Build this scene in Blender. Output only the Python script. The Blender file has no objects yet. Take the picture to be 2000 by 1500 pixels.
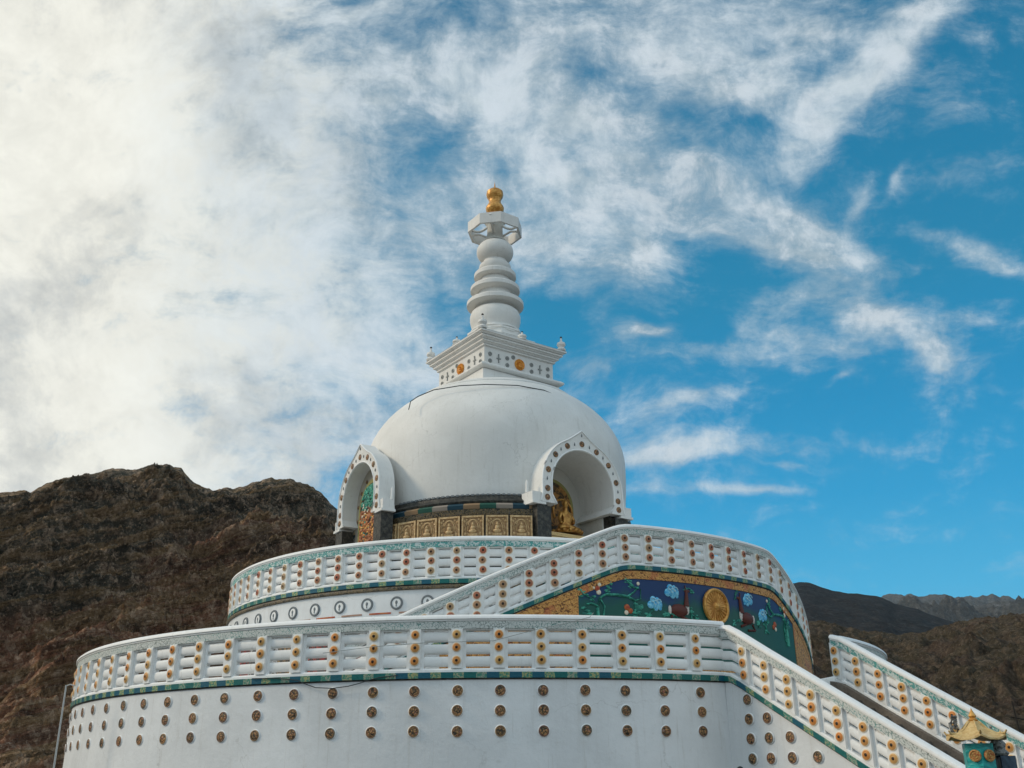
import bpy, bmesh, math, random
import numpy as np
from mathutils import Vector, Matrix
from math import sin, cos, pi, radians, degrees, atan2, hypot, sqrt

C = bpy.context.scene
HAZE = 3.2e-5      # density of the air volume
COL = C.collection
random.seed(7)

# ------------------------------------------------------------------ camera
cam_d = bpy.data.cameras.new("camera")
cam = bpy.data.objects.new("camera", cam_d)
COL.objects.link(cam)
CR = Vector((0.999665, -0.024143, -0.009307)); CU = Vector((-0.000337, -0.371818, 0.928306)); CF = Vector((0.025872, 0.927992, 0.371701))
CAM = Vector((0, -30, 1.7))
m = Matrix.Identity(4)
for i in range(3):
    m[i][0], m[i][1], m[i][2], m[i][3] = CR[i], CU[i], -CF[i], CAM[i]
cam.matrix_world = m
cam_d.sensor_width = 36; cam_d.lens = 35.02; cam_d.clip_end = 20000; cam_d.clip_start = 0.1
C.camera = cam
C.render.resolution_x = 1024; C.render.resolution_y = 768

# ------------------------------------------------------------------ exposure
C.view_settings.view_transform = 'Standard'; C.view_settings.look = 'None'
C.view_settings.exposure = 0.0; C.view_settings.gamma = 1.0

# ------------------------------------------------------------------ sun
SUN_AZ = radians(-88)      # measured from the camera side (-y) towards +x
SUN_EL = radians(30)
sd = bpy.data.lights.new("sun", 'SUN'); sd.energy = 1.6; sd.angle = radians(10); sd.color = (1.0, 0.82, 0.60)
so = bpy.data.objects.new("sun", sd); COL.objects.link(so)
sdir = Vector((sin(SUN_AZ) * cos(SUN_EL), -cos(SUN_AZ) * cos(SUN_EL), sin(SUN_EL)))
so.rotation_euler = sdir.to_track_quat('Z', 'Y').to_euler(); so.location = (-40, -10, 40)


# ------------------------------------------------------------------ node helper
class NT:
    def __init__(s, tree):
        s.t = tree; s.n = tree.nodes; s.l = tree.links

    def put(s, sock, v):
        if v is None: return
        if isinstance(v, bpy.types.NodeSocket): s.l.new(v, sock)
        elif isinstance(v, (int, float)):
            try: sock.default_value = v
            except TypeError: sock.default_value = (v, v, v)
        else:
            v = tuple(v)
            if len(sock.default_value) == 4 and len(v) == 3: v = v + (1,)
            sock.default_value = v

    def math(s, op, a, b=None, c=None, clamp=False):
        n = s.n.new('ShaderNodeMath'); n.operation = op; n.use_clamp = clamp
        s.put(n.inputs[0], a); s.put(n.inputs[1], b); s.put(n.inputs[2], c)
        return n.outputs[0]

    def vec(s, op, a, b=None, out=0):
        n = s.n.new('ShaderNodeVectorMath'); n.operation = op
        s.put(n.inputs[0], a)
        if op == 'SCALE': s.put(n.inputs[3], b)
        else: s.put(n.inputs[1], b)
        return n.outputs['Value'] if op in ('DOT_PRODUCT', 'LENGTH', 'DISTANCE') else n.outputs[0]

    def comb(s, x, y, z):
        n = s.n.new('ShaderNodeCombineXYZ'); s.put(n.inputs[0], x); s.put(n.inputs[1], y); s.put(n.inputs[2], z); return n.outputs[0]

    def sep(s, v):
        n = s.n.new('ShaderNodeSeparateXYZ'); s.put(n.inputs[0], v); return n.outputs

    def noise(s, v, scale, detail=4, rough=.55, dist=0, color=False, lac=2.0):
        n = s.n.new('ShaderNodeTexNoise'); s.put(n.inputs['Vector'], v)
        s.put(n.inputs['Scale'], scale); s.put(n.inputs['Detail'], detail); s.put(n.inputs['Roughness'], rough); s.put(n.inputs['Distortion'], dist)
        s.put(n.inputs['Lacunarity'], lac)
        return n.outputs['Color' if color else 'Fac']

    def voro(s, v, scale, feat='F1', out='Distance'):
        n = s.n.new('ShaderNodeTexVoronoi'); n.feature = feat; s.put(n.inputs['Vector'], v); s.put(n.inputs['Scale'], scale); return n.outputs[out]

    def mix(s, f, a, b, blend='MIX'):
        n = s.n.new('ShaderNodeMix'); n.data_type = 'RGBA'; n.blend_type = blend
        s.put(n.inputs[0], f); s.put(n.inputs[6], a); s.put(n.inputs[7], b); return n.outputs[2]

    def ss(s, x, a, b, lo=0., hi=1.):
        n = s.n.new('ShaderNodeMapRange'); n.interpolation_type = 'SMOOTHSTEP'; n.clamp = True
        s.put(n.inputs[0], x); s.put(n.inputs[1], a); s.put(n.inputs[2], b); s.put(n.inputs[3], lo); s.put(n.inputs[4], hi); return n.outputs[0]

    def ramp(s, f, stops, interp='LINEAR'):
        n = s.n.new('ShaderNodeValToRGB'); s.put(n.inputs[0], f); r = n.color_ramp; r.interpolation = interp
        while len(r.elements) < len(stops): r.elements.new(.5)
        for e, (p, c) in zip(r.elements, stops): e.position = p; e.color = tuple(c) + (1,) if len(c) == 3 else c
        return n.outputs[0]

    def tc(s, k): 
        n = s.n.new('ShaderNodeTexCoord'); return n.outputs[k]

    def bump(s, h, strength=.3, dist=.02):
        n = s.n.new('ShaderNodeBump'); s.put(n.inputs['Height'], h); n.inputs['Strength'].default_value = strength; n.inputs['Distance'].default_value = dist; return n.outputs[0]


# ------------------------------------------------------------------ sky (world): physical sky tinted, with a procedural cirrus layer
W = bpy.data.worlds.new("World"); C.world = W; W.use_nodes = True
W.node_tree.nodes.clear(); N = NT(W.node_tree)
dirv = N.vec('NORMALIZE', N.tc('Generated'))
sky = N.n.new('ShaderNodeTexSky'); sky.sky_type = 'NISHITA'; sky.sun_disc = False
sky.sun_elevation = SUN_EL; sky.sun_rotation = atan2(sdir.x, sdir.y); sky.altitude = 3500; sky.air_density = 1.0; sky.dust_density = 0.6
dz = N.sep(dirv)[2]
# gradient of the clear air: pale near the horizon, deep teal blue overhead
air = N.ramp(N.math('MAXIMUM', dz, 0.0), [(0.0, (.20, .55, .76)), (.165, (.055, .47, .79)), (.25, (.018, .36, .68)), (.34, (.008, .285, .56)), (.44, (.010, .245, .455)), (.55, (.008, .21, .40)), (.66, (.004, .16, .32)), (1, (.003, .11, .24))])
air = N.mix(.10, air, N.vec('MULTIPLY', sky.outputs[0], (.035, .085, .10)))
# tangent frame fixed in the world (gnomonic chart of the northern sky) in which the cloud bank is laid out
fw = N.vec('DOT_PRODUCT', dirv, CF); fwc = N.math('MAXIMUM', fw, .12)
gx = N.math('DIVIDE', N.vec('DOT_PRODUCT', dirv, CR), fwc)
gy = N.math('DIVIDE', N.vec('DOT_PRODUCT', dirv, CU), fwc)
P0 = N.comb(gx, gy, 0)
warp = N.vec('SUBTRACT', N.noise(P0, 3.0, 4, .55, color=True), (.5, .5, .5))
warp2 = N.vec('SUBTRACT', N.noise(P0, 11.0, 3, .6, color=True), (.5, .5, .5))
P1 = N.vec('ADD', P0, N.vec('ADD', N.vec('SCALE', warp, .11), N.vec('SCALE', warp2, .016)))
gxw, gyw, _ = N.sep(P1)
PW = N.comb(gxw, gyw, 1.0)
K = 1945.5


def blob(cx, cy, L, Wd, ang, amp):
    """elliptical soft patch of cloud; ang in degrees, positive = rising to the right"""
    u0, v0 = (cx - 1000) / K, (750 - cy) / K
    a = radians(ang); ca, sa = cos(a), sin(a); l, w = L / K, Wd / K
    p = N.vec('DOT_PRODUCT', PW, (ca / l, sa / l, -(ca * u0 + sa * v0) / l))
    q = N.vec('DOT_PRODUCT', PW, (-sa / w, ca / w, (sa * u0 - ca * v0) / w))
    e = N.math('MULTIPLY_ADD', p, p, N.math('MULTIPLY', q, q))
    return N.math('MULTIPLY', N.math('POWER', 2.71828, N.math('MULTIPLY', e, -1.0)), amp)


BL = [
    (250, 780, 420, 170, 0, .5), (900, 220, 480, 330, 0, .17), (1000, 90, 120, 160, 20, .16), (1380, 120, 200, 60, 50, .14), (120, 200, 260, 260, 0, .3), (560, 330, 90, 330, 35, .28),
    # dense bank on the left, thin veil in the middle
    (1050, 120, 420, 260, 0, .34), (700, 500, 260, 420, 60, .34), (860, 760, 190, 130, 0, .22), (600, 880, 220, 80, 0, .28), (1000, 330, 200, 130, 0, .2),
    # arc from the middle to the right
    (1140, 320, 230, 90, -10, .44), (1380, 390, 250, 66, -16, .60), (1570, 450, 160, 40, -20, .60), (1225, 510, 80, 90, 60, .52), (1070, 470, 160, 100, 0, .34),
    # fan top right
    (1320, 60, 260, 120, 0, .34), (1510, 120, 220, 100, 40, .48), (1735, 120, 210, 50, 52, .74), (1600, 225, 120, 46, 45, .46), (1860, 200, 130, 60, 45, .16),
    # right side wisps
    (1690, 375, 50, 16, 60, .34), (1765, 345, 32, 10, 50, .36), (1870, 345, 80, 30, 5, .24),
    (1895, 478, 130, 24, -18, .52), (1960, 520, 60, 20, -5, .34), (1770, 505, 60, 24, 0, .26),
    (1640, 560, 140, 50, -20, .42), (1760, 645, 160, 52, -20, .56), (1830, 710, 44, 60, 50, .42), (1910, 620, 60, 22, -12, .26),
    (1480, 610, 110, 46, 25, .34), (1540, 690, 140, 46, 0, .36), (1640, 745, 40, 9, 30, .34), (1380, 690, 90, 24, -5, .20),
    (1242, 658, 40, 14, 0, .70), (1150, 720, 110, 60, 20, .30), (1390, 785, 105, 18, 12, .36),
    (1240, 850, 110, 70, 10, .24), (1410, 880, 130, 30, 6, .56), (1290, 905, 120, 16, 0, .44), (1460, 962, 120, 10, 0, .55), (1290, 955, 100, 20, 10, .34), (1540, 915, 26, 11, 0, .36),
    (1925, 790, 40, 20, 45, .22),
]
HOLE = [(760, 375, 100, 50, 20, .24), (840, 265, 80, 45, 0, .20), (1060, 620, 90, 60, 0, .34), (770, 650, 80, 50, 0, .18), (880, 40, 110, 50, 0, .14), (1180, 130, 100, 60, 30, .12), (1370, 215, 90, 30, -15, .22), (930, 680, 60, 60, 0, .20), (660, 925, 70, 26, 0, .2), (1500, 540, 140, 30, 0, .2)]
dens = N.ss(gxw, -.50, -.02, 1.12, 0.02)
for b in BL: dens = N.math('ADD', dens, blob(*b))
for b in HOLE: dens = N.math('SUBTRACT', dens, blob(*b))
dens = N.math('MINIMUM', dens, N.ss(gxw, -.50, -.05, 1.0, .70))
# wind-combed fine structure
def comb_noise(ang, sx, sy, scale, det, rough, dist):
    m_ = N.n.new('ShaderNodeMapping'); N.put(m_.inputs['Vector'], P1); m_.inputs['Rotation'].default_value = (0, 0, radians(ang)); m_.inputs['Scale'].default_value = (sx, sy, 1)
    return N.noise(m_.outputs[0], scale, det, rough, dist)


nA = comb_noise(-42, 1, 2.6, 7, 10, .68, .12)       # fan at the top: streaks rising to the right
nB = comb_noise(16, 1, 2.4, 8, 10, .68, .12)        # arc and lower wisps: streaks falling to the right
n1 = N.mix(N.ss(gy, .10, .26), nB, nA)
n1 = N.sep(n1)[0]
n2 = N.noise(P1, 24, 8, .68, .1)
n3 = N.noise(P1, 2.6, 6, .6, .2)
n5 = N.noise(P1, 6.5, 10, .66, .15)
tex = N.math('ADD', N.math('MULTIPLY', N.math('SUBTRACT', n1, .5), 1.55), N.math('MULTIPLY', N.math('SUBTRACT', n2, .5), .75))
tex = N.math('ADD', tex, N.math('MULTIPLY', N.math('SUBTRACT', n5, .5), .5))
cover = N.ss(N.math('ADD', dens, tex), .02, .92)
cover = N.math('MULTIPLY', N.math('POWER', cover, 1.15), .97)
# tone of the cloud itself: cream where thick and bright, lilac grey in the folds
left = N.ss(gxw, -.44, -.02, 1.0, 0.0)
gm = N.math('ADD', N.math('MULTIPLY', n3, .45), N.math('MULTIPLY', n5, .55))
grey = N.ss(gm, .40, .56)
for b in [(230, 345, 110, 50, 20, .5), (40, 130, 60, 130, -50, .2), (500, 230, 90, 150, 0, .4), (60, 570, 150, 50, 10, .35), (120, 650, 200, 40, 8, .3), (350, 730, 200, 30, 0, .3), (430, 300, 130, 60, 20, .3), (380, 90, 160, 60, 0, .25)]:
    grey = N.math('SUBTRACT', grey, blob(*b))
for b in [(110, 130, 230, 110, -50, .5), (612, 190, 30, 230, 4, 1.2), (640, 230, 45, 80, 0, .7), (250, 800, 300, 80, 5, .4), (120, 250, 200, 120, -30, .4), (480, 470, 240, 60, 48, .75), (500, 900, 320, 50, 0, .55), (300, 250, 60, 120, 50, .6), (60, 430, 160, 90, 0, .4), (250, 560, 260, 60, 20, .35), (70, 330, 120, 80, -20, .5)]:
    grey = N.math('ADD', grey, blob(*b))
bright = N.mix(left, (.62, .71, .76), (.94, .93, .84))
dull = N.mix(left, (.38, .50, .58), (.66, .675, .65))
grey = N.math('MINIMUM', N.math('MAXIMUM', grey, 0.0), 1.0)
cl = N.mix(grey, dull, bright)
cl = N.mix(N.math('MULTIPLY', N.math('SUBTRACT', 1.0, left), N.math('MULTIPLY', N.ss(cover, .5, .95), N.ss(n2, .40, .60))), cl, (.62, .70, .76))
shade = N.math('ADD', N.ss(n5, .36, .64, .90, 1.02), N.ss(n2, .3, .7, -.05, .05))
cl = N.vec('SCALE', cl, shade)
# away from the charted sky: unseen overcast, brightened and tinted to lift the walls
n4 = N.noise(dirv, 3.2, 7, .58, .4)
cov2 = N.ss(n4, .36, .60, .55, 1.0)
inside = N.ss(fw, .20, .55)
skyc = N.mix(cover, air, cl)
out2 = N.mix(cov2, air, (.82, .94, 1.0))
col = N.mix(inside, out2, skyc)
col = N.mix(N.ss(dz, -.04, .0), (.16, .14, .12), col)
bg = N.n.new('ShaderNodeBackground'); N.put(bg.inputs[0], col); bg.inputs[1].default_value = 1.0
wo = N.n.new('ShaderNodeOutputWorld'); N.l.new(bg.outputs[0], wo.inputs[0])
W.cycles.sampling_method = 'MANUAL'; W.cycles.sample_map_resolution = 1024


# ------------------------------------------------------------------ materials
def mat(name, col, rough=.6, metal=0, fn=None, spec=.35):
    M = bpy.data.materials.new(name); M.use_nodes = True
    t = NT(M.node_tree); b = t.n['Principled BSDF']
    t.put(b.inputs['Base Color'], col); b.inputs['Roughness'].default_value = rough; b.inputs['Metallic'].default_value = metal
    b.inputs['Specular IOR Level'].default_value = spec
    if fn: fn(t, b)
    return M


def f_white(base, amp=.1, drip=.18):
    def fn(t, b):
        o = t.tc('Object'); x, y, z = t.sep(o)
        big = t.noise(o, .55, 5, .6); fine = t.noise(o, 9, 5, .6)
        streak = t.noise(t.comb(t.math('MULTIPLY', x, 3.2), t.math('MULTIPLY', y, 3.2), t.math('MULTIPLY', z, .22)), 2.2, 6, .68)
        patch = t.ss(t.noise(o, 1.1, 6, .7, .6), .52, .56)
        c = t.mix(t.ss(big, .35, .7), [v * (1 - amp) for v in base], base)
        c = t.mix(t.math('MULTIPLY', t.ss(streak, .52, .78), drip), c, (.42, .40, .35))
        c = t.mix(t.math('MULTIPLY', patch, .07), c, (.95, .95, .95))
        c = t.mix(t.math('MULTIPLY', t.ss(fine, .58, .78), .25), c, (.45, .43, .38))
        cw = t.vec('ADD', o, t.vec('SCALE', t.noise(o, 1.7, 4, .6, color=True), .7))
        crack = t.math('MULTIPLY', t.ss(t.voro(cw, .55, 'DISTANCE_TO_EDGE'), .006, .0), t.ss(t.noise(o, .7, 2), .46, .56))
        c = t.mix(t.math('MULTIPLY', crack, .26), c, (.25, .24, .21))
        run = t.noise(t.comb(t.math('MULTIPLY', x, 9), t.math('MULTIPLY', y, 9), t.math('MULTIPLY', z, .5)), 1.3, 5, .7)
        c = t.mix(t.math('MULTIPLY', t.ss(run, .58, .72), drip * .9), c, (.40, .37, .31))
        t.put(b.inputs['Base Color'], c)
        t.put(b.inputs['Normal'], t.bump(t.math('ADD', fine, t.math('MULTIPLY', big, 2)), .35, .02))
    return fn


M_white = mat('white_paint', (.84, .84, .83), .55, fn=f_white((.86, .865, .85), .08, .22))
M_wall = mat('white_wall', (.74, .76, .77), .6, fn=f_white((.755, .775, .78), .14, .30))
M_dome = mat('dome_plaster', (.69, .68, .65), .6, fn=f_white((.77, .765, .735), .10, .30))


def f_band(t, b):   # carved scroll frieze, greenish wash in the hollows
    uv = t.tc('UV'); x, y, z = t.sep(uv)
    p = t.comb(x, y, 0)
    w = t.noise(p, 12, 3, .6, 2.2); v = t.voro(t.vec('ADD', p, t.vec('SCALE', t.noise(p, 8, 2, .5, color=True), .05)), 17, 'DISTANCE_TO_EDGE')
    k = t.math('MAXIMUM', t.ss(v, .02, .09), t.ss(w, .50, .56))
    patch = t.ss(t.noise(t.comb(t.math('MULTIPLY', x, .35), 0, 0), 1.6, 2), .42, .58)
    lo = t.mix(patch, (.20, .25, .23), (.12, .34, .31))
    t.put(b.inputs['Base Color'], t.mix(k, lo, (.62, .65, .62)))
    t.put(b.inputs['Normal'], t.bump(k, .6, .02))


M_band = mat('carved_band', (.5, .55, .52), .6, fn=f_band)


def f_band_teal(t, b):
    uv = t.tc('UV'); x, y, z = t.sep(uv); p = t.comb(x, y, 0)
    w = t.noise(p, 10, 4, .6, 2.0)
    k = t.ss(w, .46, .54)
    t.put(b.inputs['Base Color'], t.mix(k, (.10, .36, .34), (.58, .68, .66)))
    t.put(b.inputs['Normal'], t.bump(k, .6, .02))


M_band_teal = mat('teal_carved_band', (.4, .5, .5), .6, fn=f_band_teal)


def f_trim(t, b):
    uv = t.tc('UV'); x, y, z = t.sep(uv)
    c = t.math('FRACT', t.math('MULTIPLY', x, 1 / .42)); cell = t.math('FLOOR', t.math('MULTIPLY', x, 1 / .42))
    rnd = t.n.new('ShaderNodeTexWhiteNoise'); rnd.noise_dimensions = '1D'; t.put(rnd.inputs['W'], cell); r = rnd.outputs['Value']
    dark = t.mix(t.ss(r, .4, .6), (.006, .10, .15), (.004, .13, .12))
    n = t.noise(t.comb(x, y, 0), 22, 3, .6, 1)
    pale = t.mix(t.ss(n, .46, .56), (.05, .22, .16), t.mix(t.ss(r, .2, .8), (.36, .36, .16), (.30, .33, .26)))
    t.put(b.inputs['Base Color'], t.mix(t.math('GREATER_THAN', c, .54), dark, pale))
    t.put(b.inputs['Normal'], t.bump(n, .5, .02))


M_trim = mat('painted_trim', (.02, .2, .2), .45, fn=f_trim)


def f_medal(t, b):
    o = t.tc('Object'); inf = t.n.new('ShaderNodeObjectInfo')
    rnd = inf.outputs['Random']
    p = t.vec('ADD', t.vec('SCALE', o, 1.0), t.comb(t.math('MULTIPLY', rnd, 31), t.math('MULTIPLY', rnd, 17), t.math('MULTIPLY', rnd, 9)))
    v = t.voro(p, 17, 'DISTANCE_TO_EDGE'); n = t.noise(p, 13, 3, .6, 1.2)
    x, y, z = t.sep(o); r = t.math('SQRT', t.math('ADD', t.math('MULTIPLY', x, x), t.math('MULTIPLY', z, z)))
    c = t.ramp(n, [(.0, (.04, .05, .05)), (.40, (.055, .04, .025)), (.5, (.26, .15, .06)), (.58, (.36, .17, .07)), (.64, (.20, .07, .06)), (.72, (.16, .17, .16)), (1, (.3, .3, .25))])
    rim = t.ramp(t.math('FRACT', t.math('MULTIPLY', rnd, 7.3)), [(0, (.34, .22, .11)), (.5, (.26, .15, .10)), (.8, (.17, .17, .13)), (1, (.24, .12, .10))])
    c = t.mix(t.ss(v, .03, .11), (.03, .022, .014), t.vec('SCALE', c, 1.35))
    c = t.mix(t.ss(r, .074, .086), c, rim)
    t.put(b.inputs['Base Color'], c)
    t.put(b.inputs['Normal'], t.bump(t.math('ADD', v, n), .7, .02))


M_medal = mat('painted_medallion', (.2, .13, .07), .5, fn=f_medal)


def f_ross(c1, c2):
    def fn(t, b):
        inf = t.n.new('ShaderNodeObjectInfo')
        t.put(b.inputs['Base Color'], t.mix(inf.outputs['Random'], c1, c2))
    return fn


M_rose = mat('rosette_orange', (.6, .27, .08), .5, fn=f_ross((.66, .25, .06), (.62, .38, .14)))
M_rose_dim = mat('rosette_brown', (.4, .2, .12), .5, fn=f_ross((.42, .13, .075), (.40, .27, .15)))
M_dark = mat('dark_paint', (.03, .018, .012), .5)
M_cream = mat('cream_paint', (.72, .64, .50), .5)
M_greyring = mat('grey_ring', (.16, .18, .19), .5)


def f_stone(t, b):
    o = t.tc('Object'); n = t.noise(o, 9, 6, .65, .6)
    t.put(b.inputs['Base Color'], t.ramp(n, [(.3, (.010, .011, .010)), (.5, (.030, .030, .026)), (.60, (.075, .07, .055)), (.68, (.02, .02, .018)), (1, (.12, .11, .09))]))
    t.put(b.inputs['Normal'], t.bump(n, .8, .03))


M_black = mat('black_carved_stone', (.02, .02, .02), .45, fn=f_stone)


def f_frieze(t, b):
    uv = t.tc('UV'); n = t.noise(uv, 14, 4, .6, 1.5)
    t.put(b.inputs['Base Color'], t.ramp(n, [(.35, (.015, .018, .02)), (.46, (.03, .03, .02)), (.52, (.26, .18, .08)), (.58, (.04, .05, .05)), (.64, (.14, .12, .10)), (.72, (.03, .02, .02))]))
    t.put(b.inputs['Normal'], t.bump(n, .7, .02))


M_frieze = mat('dark_painted_frieze', (.05, .05, .04), .5, fn=f_frieze)


def f_blocks(t, b):
    uv = t.tc('UV'); x, y, z = t.sep(uv)
    q = t.math('FRACT', t.math('MULTIPLY', x, 1 / 1.72))
    c = t.ramp(q, [(0, (.012, .05, .075)), (.25, (.28, .18, .10)), (.5, (.02, .09, .065)), (.75, (.28, .24, .20))], 'CONSTANT')
    t.put(b.inputs['Base Color'], c)


M_blocks = mat('colour_block_moulding', (.2, .2, .2), .5, fn=f_blocks)


def f_gold(c1, c2, sc=10):
    def fn(t, b):
        o = t.tc('Object'); n = t.noise(o, sc, 5, .6, .8)
        t.put(b.inputs['Base Color'], t.mix(t.ss(n, .4, .6), c1, c2))
        t.put(b.inputs['Normal'], t.bump(n, .6, .02))
    return fn


M_tan = mat('tan_relief', (.42, .28, .14), .5, fn=f_gold((.46, .29, .13), (.62, .44, .23)))
M_tan_dark = mat('tan_relief_recess', (.24, .14, .06), .55, fn=f_gold((.27, .15, .065), (.42, .27, .13), 16))
M_gold = mat('gold_paint', (.58, .30, .06), .34, .3, fn=f_gold((.50, .22, .045), (.70, .38, .10)))
M_statue = mat('statue_gold', (.42, .20, .045), .3, .6, fn=f_gold((.30, .13, .03), (.5, .27, .07), 6))
M_orange = mat('orange_plaque', (.72, .26, .03), .45, fn=f_gold((.60, .20, .02), (.78, .34, .05), 14))
M_roofgold = mat('roof_ochre', (.60, .42, .18), .45, fn=f_gold((.55, .37, .15), (.66, .48, .22), 30))
M_rust = mat('rust_relief', (.3, .1, .03), .5, fn=f_gold((.16, .045, .015), (.46, .17, .06), 7))
M_paint = mat('niche_painting_dark', (.2, .1, .03), .4, fn=f_gold((.05, .035, .015), (.42, .20, .05), 5))
M_turq = mat('turquoise_paint', (.01, .30, .30), .35, fn=f_gold((.006, .22, .22), (.02, .40, .38), 12))


def f_border(t, b):
    uv = t.tc('UV'); n = t.noise(uv, 7.5, 3, .55, 2.6); n2 = t.noise(uv, 2.6, 2, .5)
    c = t.ramp(n, [(.38, (.10, .035, .012)), (.47, (.50, .23, .055)), (.55, (.70, .38, .11)), (.63, (.34, .11, .03)), (.7, (.62, .32, .1))])
    c = t.mix(t.math('MULTIPLY', t.ss(n2, .56, .66), .5), c, (.46, .10, .045))
    t.put(b.inputs['Base Color'], c); t.put(b.inputs['Normal'], t.bump(n, .9, .03))


M_border = mat('gold_scroll_border', (.4, .2, .06), .45, fn=f_border)


def f_mural(t, b):
    o = t.tc('Object'); x, y, z = t.sep(o)
    n = t.noise(o, 1.1, 4, .6, .4)
    k = t.ss(t.math('ADD', z, t.math('MULTIPLY', t.math('SUBTRACT', n, .5), .9)), 5.15, 5.5)
    t.put(b.inputs['Base Color'], t.mix(k, (.005, .085, .066), (.004, .036, .125)))


M_mural = mat('blue_green_mural', (.01, .05, .08), .45, fn=f_mural)
M_sky = mat('painted_cloud', (.10, .42, .62), .45, fn=f_gold((.05, .36, .66), (.24, .62, .80), 16))
M_cloudrim = mat('cloud_curl_paint', (.45, .72, .82), .45)
M_deer = mat('deer_brown', (.10, .022, .014), .5)
M_deerw = mat('deer_white', (.60, .55, .50), .5)
M_green = mat('leaf_green', (.02, .17, .12), .5, fn=f_gold((.010, .13, .10), (.06, .36, .26), 8))
M_red = mat('mural_red', (.42, .05, .02), .5, fn=f_gold((.35, .04, .02), (.45, .14, .04), 10))
M_lilac = mat('beige_strip', (.36, .22, .16), .5)
M_olive = mat('niche_border_olive', (.30, .28, .10), .5)
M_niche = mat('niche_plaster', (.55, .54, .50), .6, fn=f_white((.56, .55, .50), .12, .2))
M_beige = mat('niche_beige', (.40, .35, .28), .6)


def f_panels(t, b):
    uv = t.tc('UV'); x, y, z = t.sep(uv)
    q = t.math('FRACT', t.math('MULTIPLY', x, 1 / 3.1)); n = t.noise(uv, 9, 4, .6, 1.5)
    c = t.ramp(q, [(0, (.34, .02, .015)), (.13, (.62, .62, .62)), (.2, (.10, .12, .16)), (.34, (.42, .18, .16)), (.48, (.62, .62, .62)), (.56, (.40, .24, .10)), (.75, (.03, .06, .05)), (.88, (.5, .1, .08))], 'CONSTANT')
    t.put(b.inputs['Base Color'], t.vec('SCALE', t.mix(t.ss(n, .44, .54), c, (.05, .045, .04)), .75))


M_panels = mat('painted_panels', (.3, .2, .2), .5, fn=f_panels)


def f_concrete(t, b):
    o = t.tc('Object'); n = t.noise(o, 1.5, 6, .65); f = t.noise(o, 20, 4, .6)
    c = t.ramp(n, [(.3, (.10, .088, .075)), (.55, (.17, .145, .12)), (.75, (.21, .19, .165))])
    t.put(b.inputs['Base Color'], t.mix(t.ss(f, .5, .75), c, (.1, .09, .08)))
    t.put(b.inputs['Normal'], t.bump(f, .5, .02))


M_conc = mat('raw_concrete', (.16, .14, .12), .85, fn=f_concrete)
M_metal = mat('galvanised_metal', (.45, .46, .45), .45, .3)
M_blackmetal = mat('black_metal', (.012, .013, .014), .4)
M_cable = mat('cable_rubber', (.03, .04, .045), .5)
M_wirepale = mat('wire_pale', (.30, .32, .31), .5)
M_wood = mat('dark_wood', (.02, .016, .012), .8)
M_navy = mat('navy_paint', (.02, .045, .075), .4, fn=f_gold((.012, .03, .055), (.04, .08, .12), 5))
M_carved = mat('grey_carving', (.17, .18, .175), .7, fn=f_gold((.06, .065, .065), (.30, .31, .30), 26))


def f_rock(pal, sc=1.0, strata=True, snow=False):
    def fn(t, b):
        o = t.tc('Object')
        x_, y_, z_ = t.sep(o)
        lay = t.math('MULTIPLY', t.math('SUBTRACT', z_, t.math('MULTIPLY', x_, .40)), 1.5 * sc)
        ns = t.noise(t.comb(t.math('MULTIPLY', x_, .12 * sc), t.math('MULTIPLY', y_, .12 * sc), lay) if strata else o, .13, 8, .66, .6)
        nb = t.noise(o, .016 * sc, 5, .6, .6); nf = t.noise(o, .22 * sc, 8, .72); nv = t.voro(o, .16 * sc)
        nz = t.math('ADD', nb, t.math('MULTIPLY', t.math('SUBTRACT', 52.0, z_), .0035)) if strata else nb
        c = t.mix(t.ss(nz, .40, .60), pal[0], pal[1])
        c = t.mix(t.math('MULTIPLY', t.ss(ns, .46, .56), .85), c, pal[2])
        nl = t.noise(t.comb(t.math('MULTIPLY', x_, .10 * sc), t.math('MULTIPLY', y_, .10 * sc), t.math('MULTIPLY', lay, .55)), .16, 7, .7, .8) if strata else nb
        if strata: c = t.mix(t.math('MULTIPLY', t.ss(nl, .48, .38), .6), c, pal[4])
        c = t.mix(t.math('MULTIPLY', t.ss(nf, .48, .66), .75), c, pal[3])
        c = t.mix(t.math('MULTIPLY', t.ss(nf, .47, .36), .5), c, pal[4])
        if snow:
            x, y, z = t.sep(o)
            s = t.ss(t.math('ADD', z, t.math('MULTIPLY', t.math('SUBTRACT', t.noise(o, .006, 7, .75), .5), 900)), 470, 640)
            c = t.mix(t.math('MULTIPLY', s, .30), c, (.34, .38, .41))
        t.put(b.inputs['Base Color'], c)
        nff = t.noise(o, .8 * sc, 5, .7)
        c2 = t.mix(t.math('MULTIPLY', t.ss(nff, .52, .70), .6), c, [min(1, v * 1.5) for v in pal[3]]); c2 = t.mix(t.math('MULTIPLY', t.ss(nff, .45, .34), .5), c2, pal[4]); t.put(b.inputs['Base Color'], c2)
        h = t.math('ADD', t.math('MULTIPLY', ns, 2.2), t.math('ADD', nf, t.math('ADD', t.math('MULTIPLY', nv, .35), t.math('MULTIPLY', nff, .25))))
        if strata: h = t.math('ADD', h, t.math('MULTIPLY', nl, 1.6))
        t.put(b.inputs['Normal'], t.bump(h, .8, 5.0 / sc))
    return fn


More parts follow.
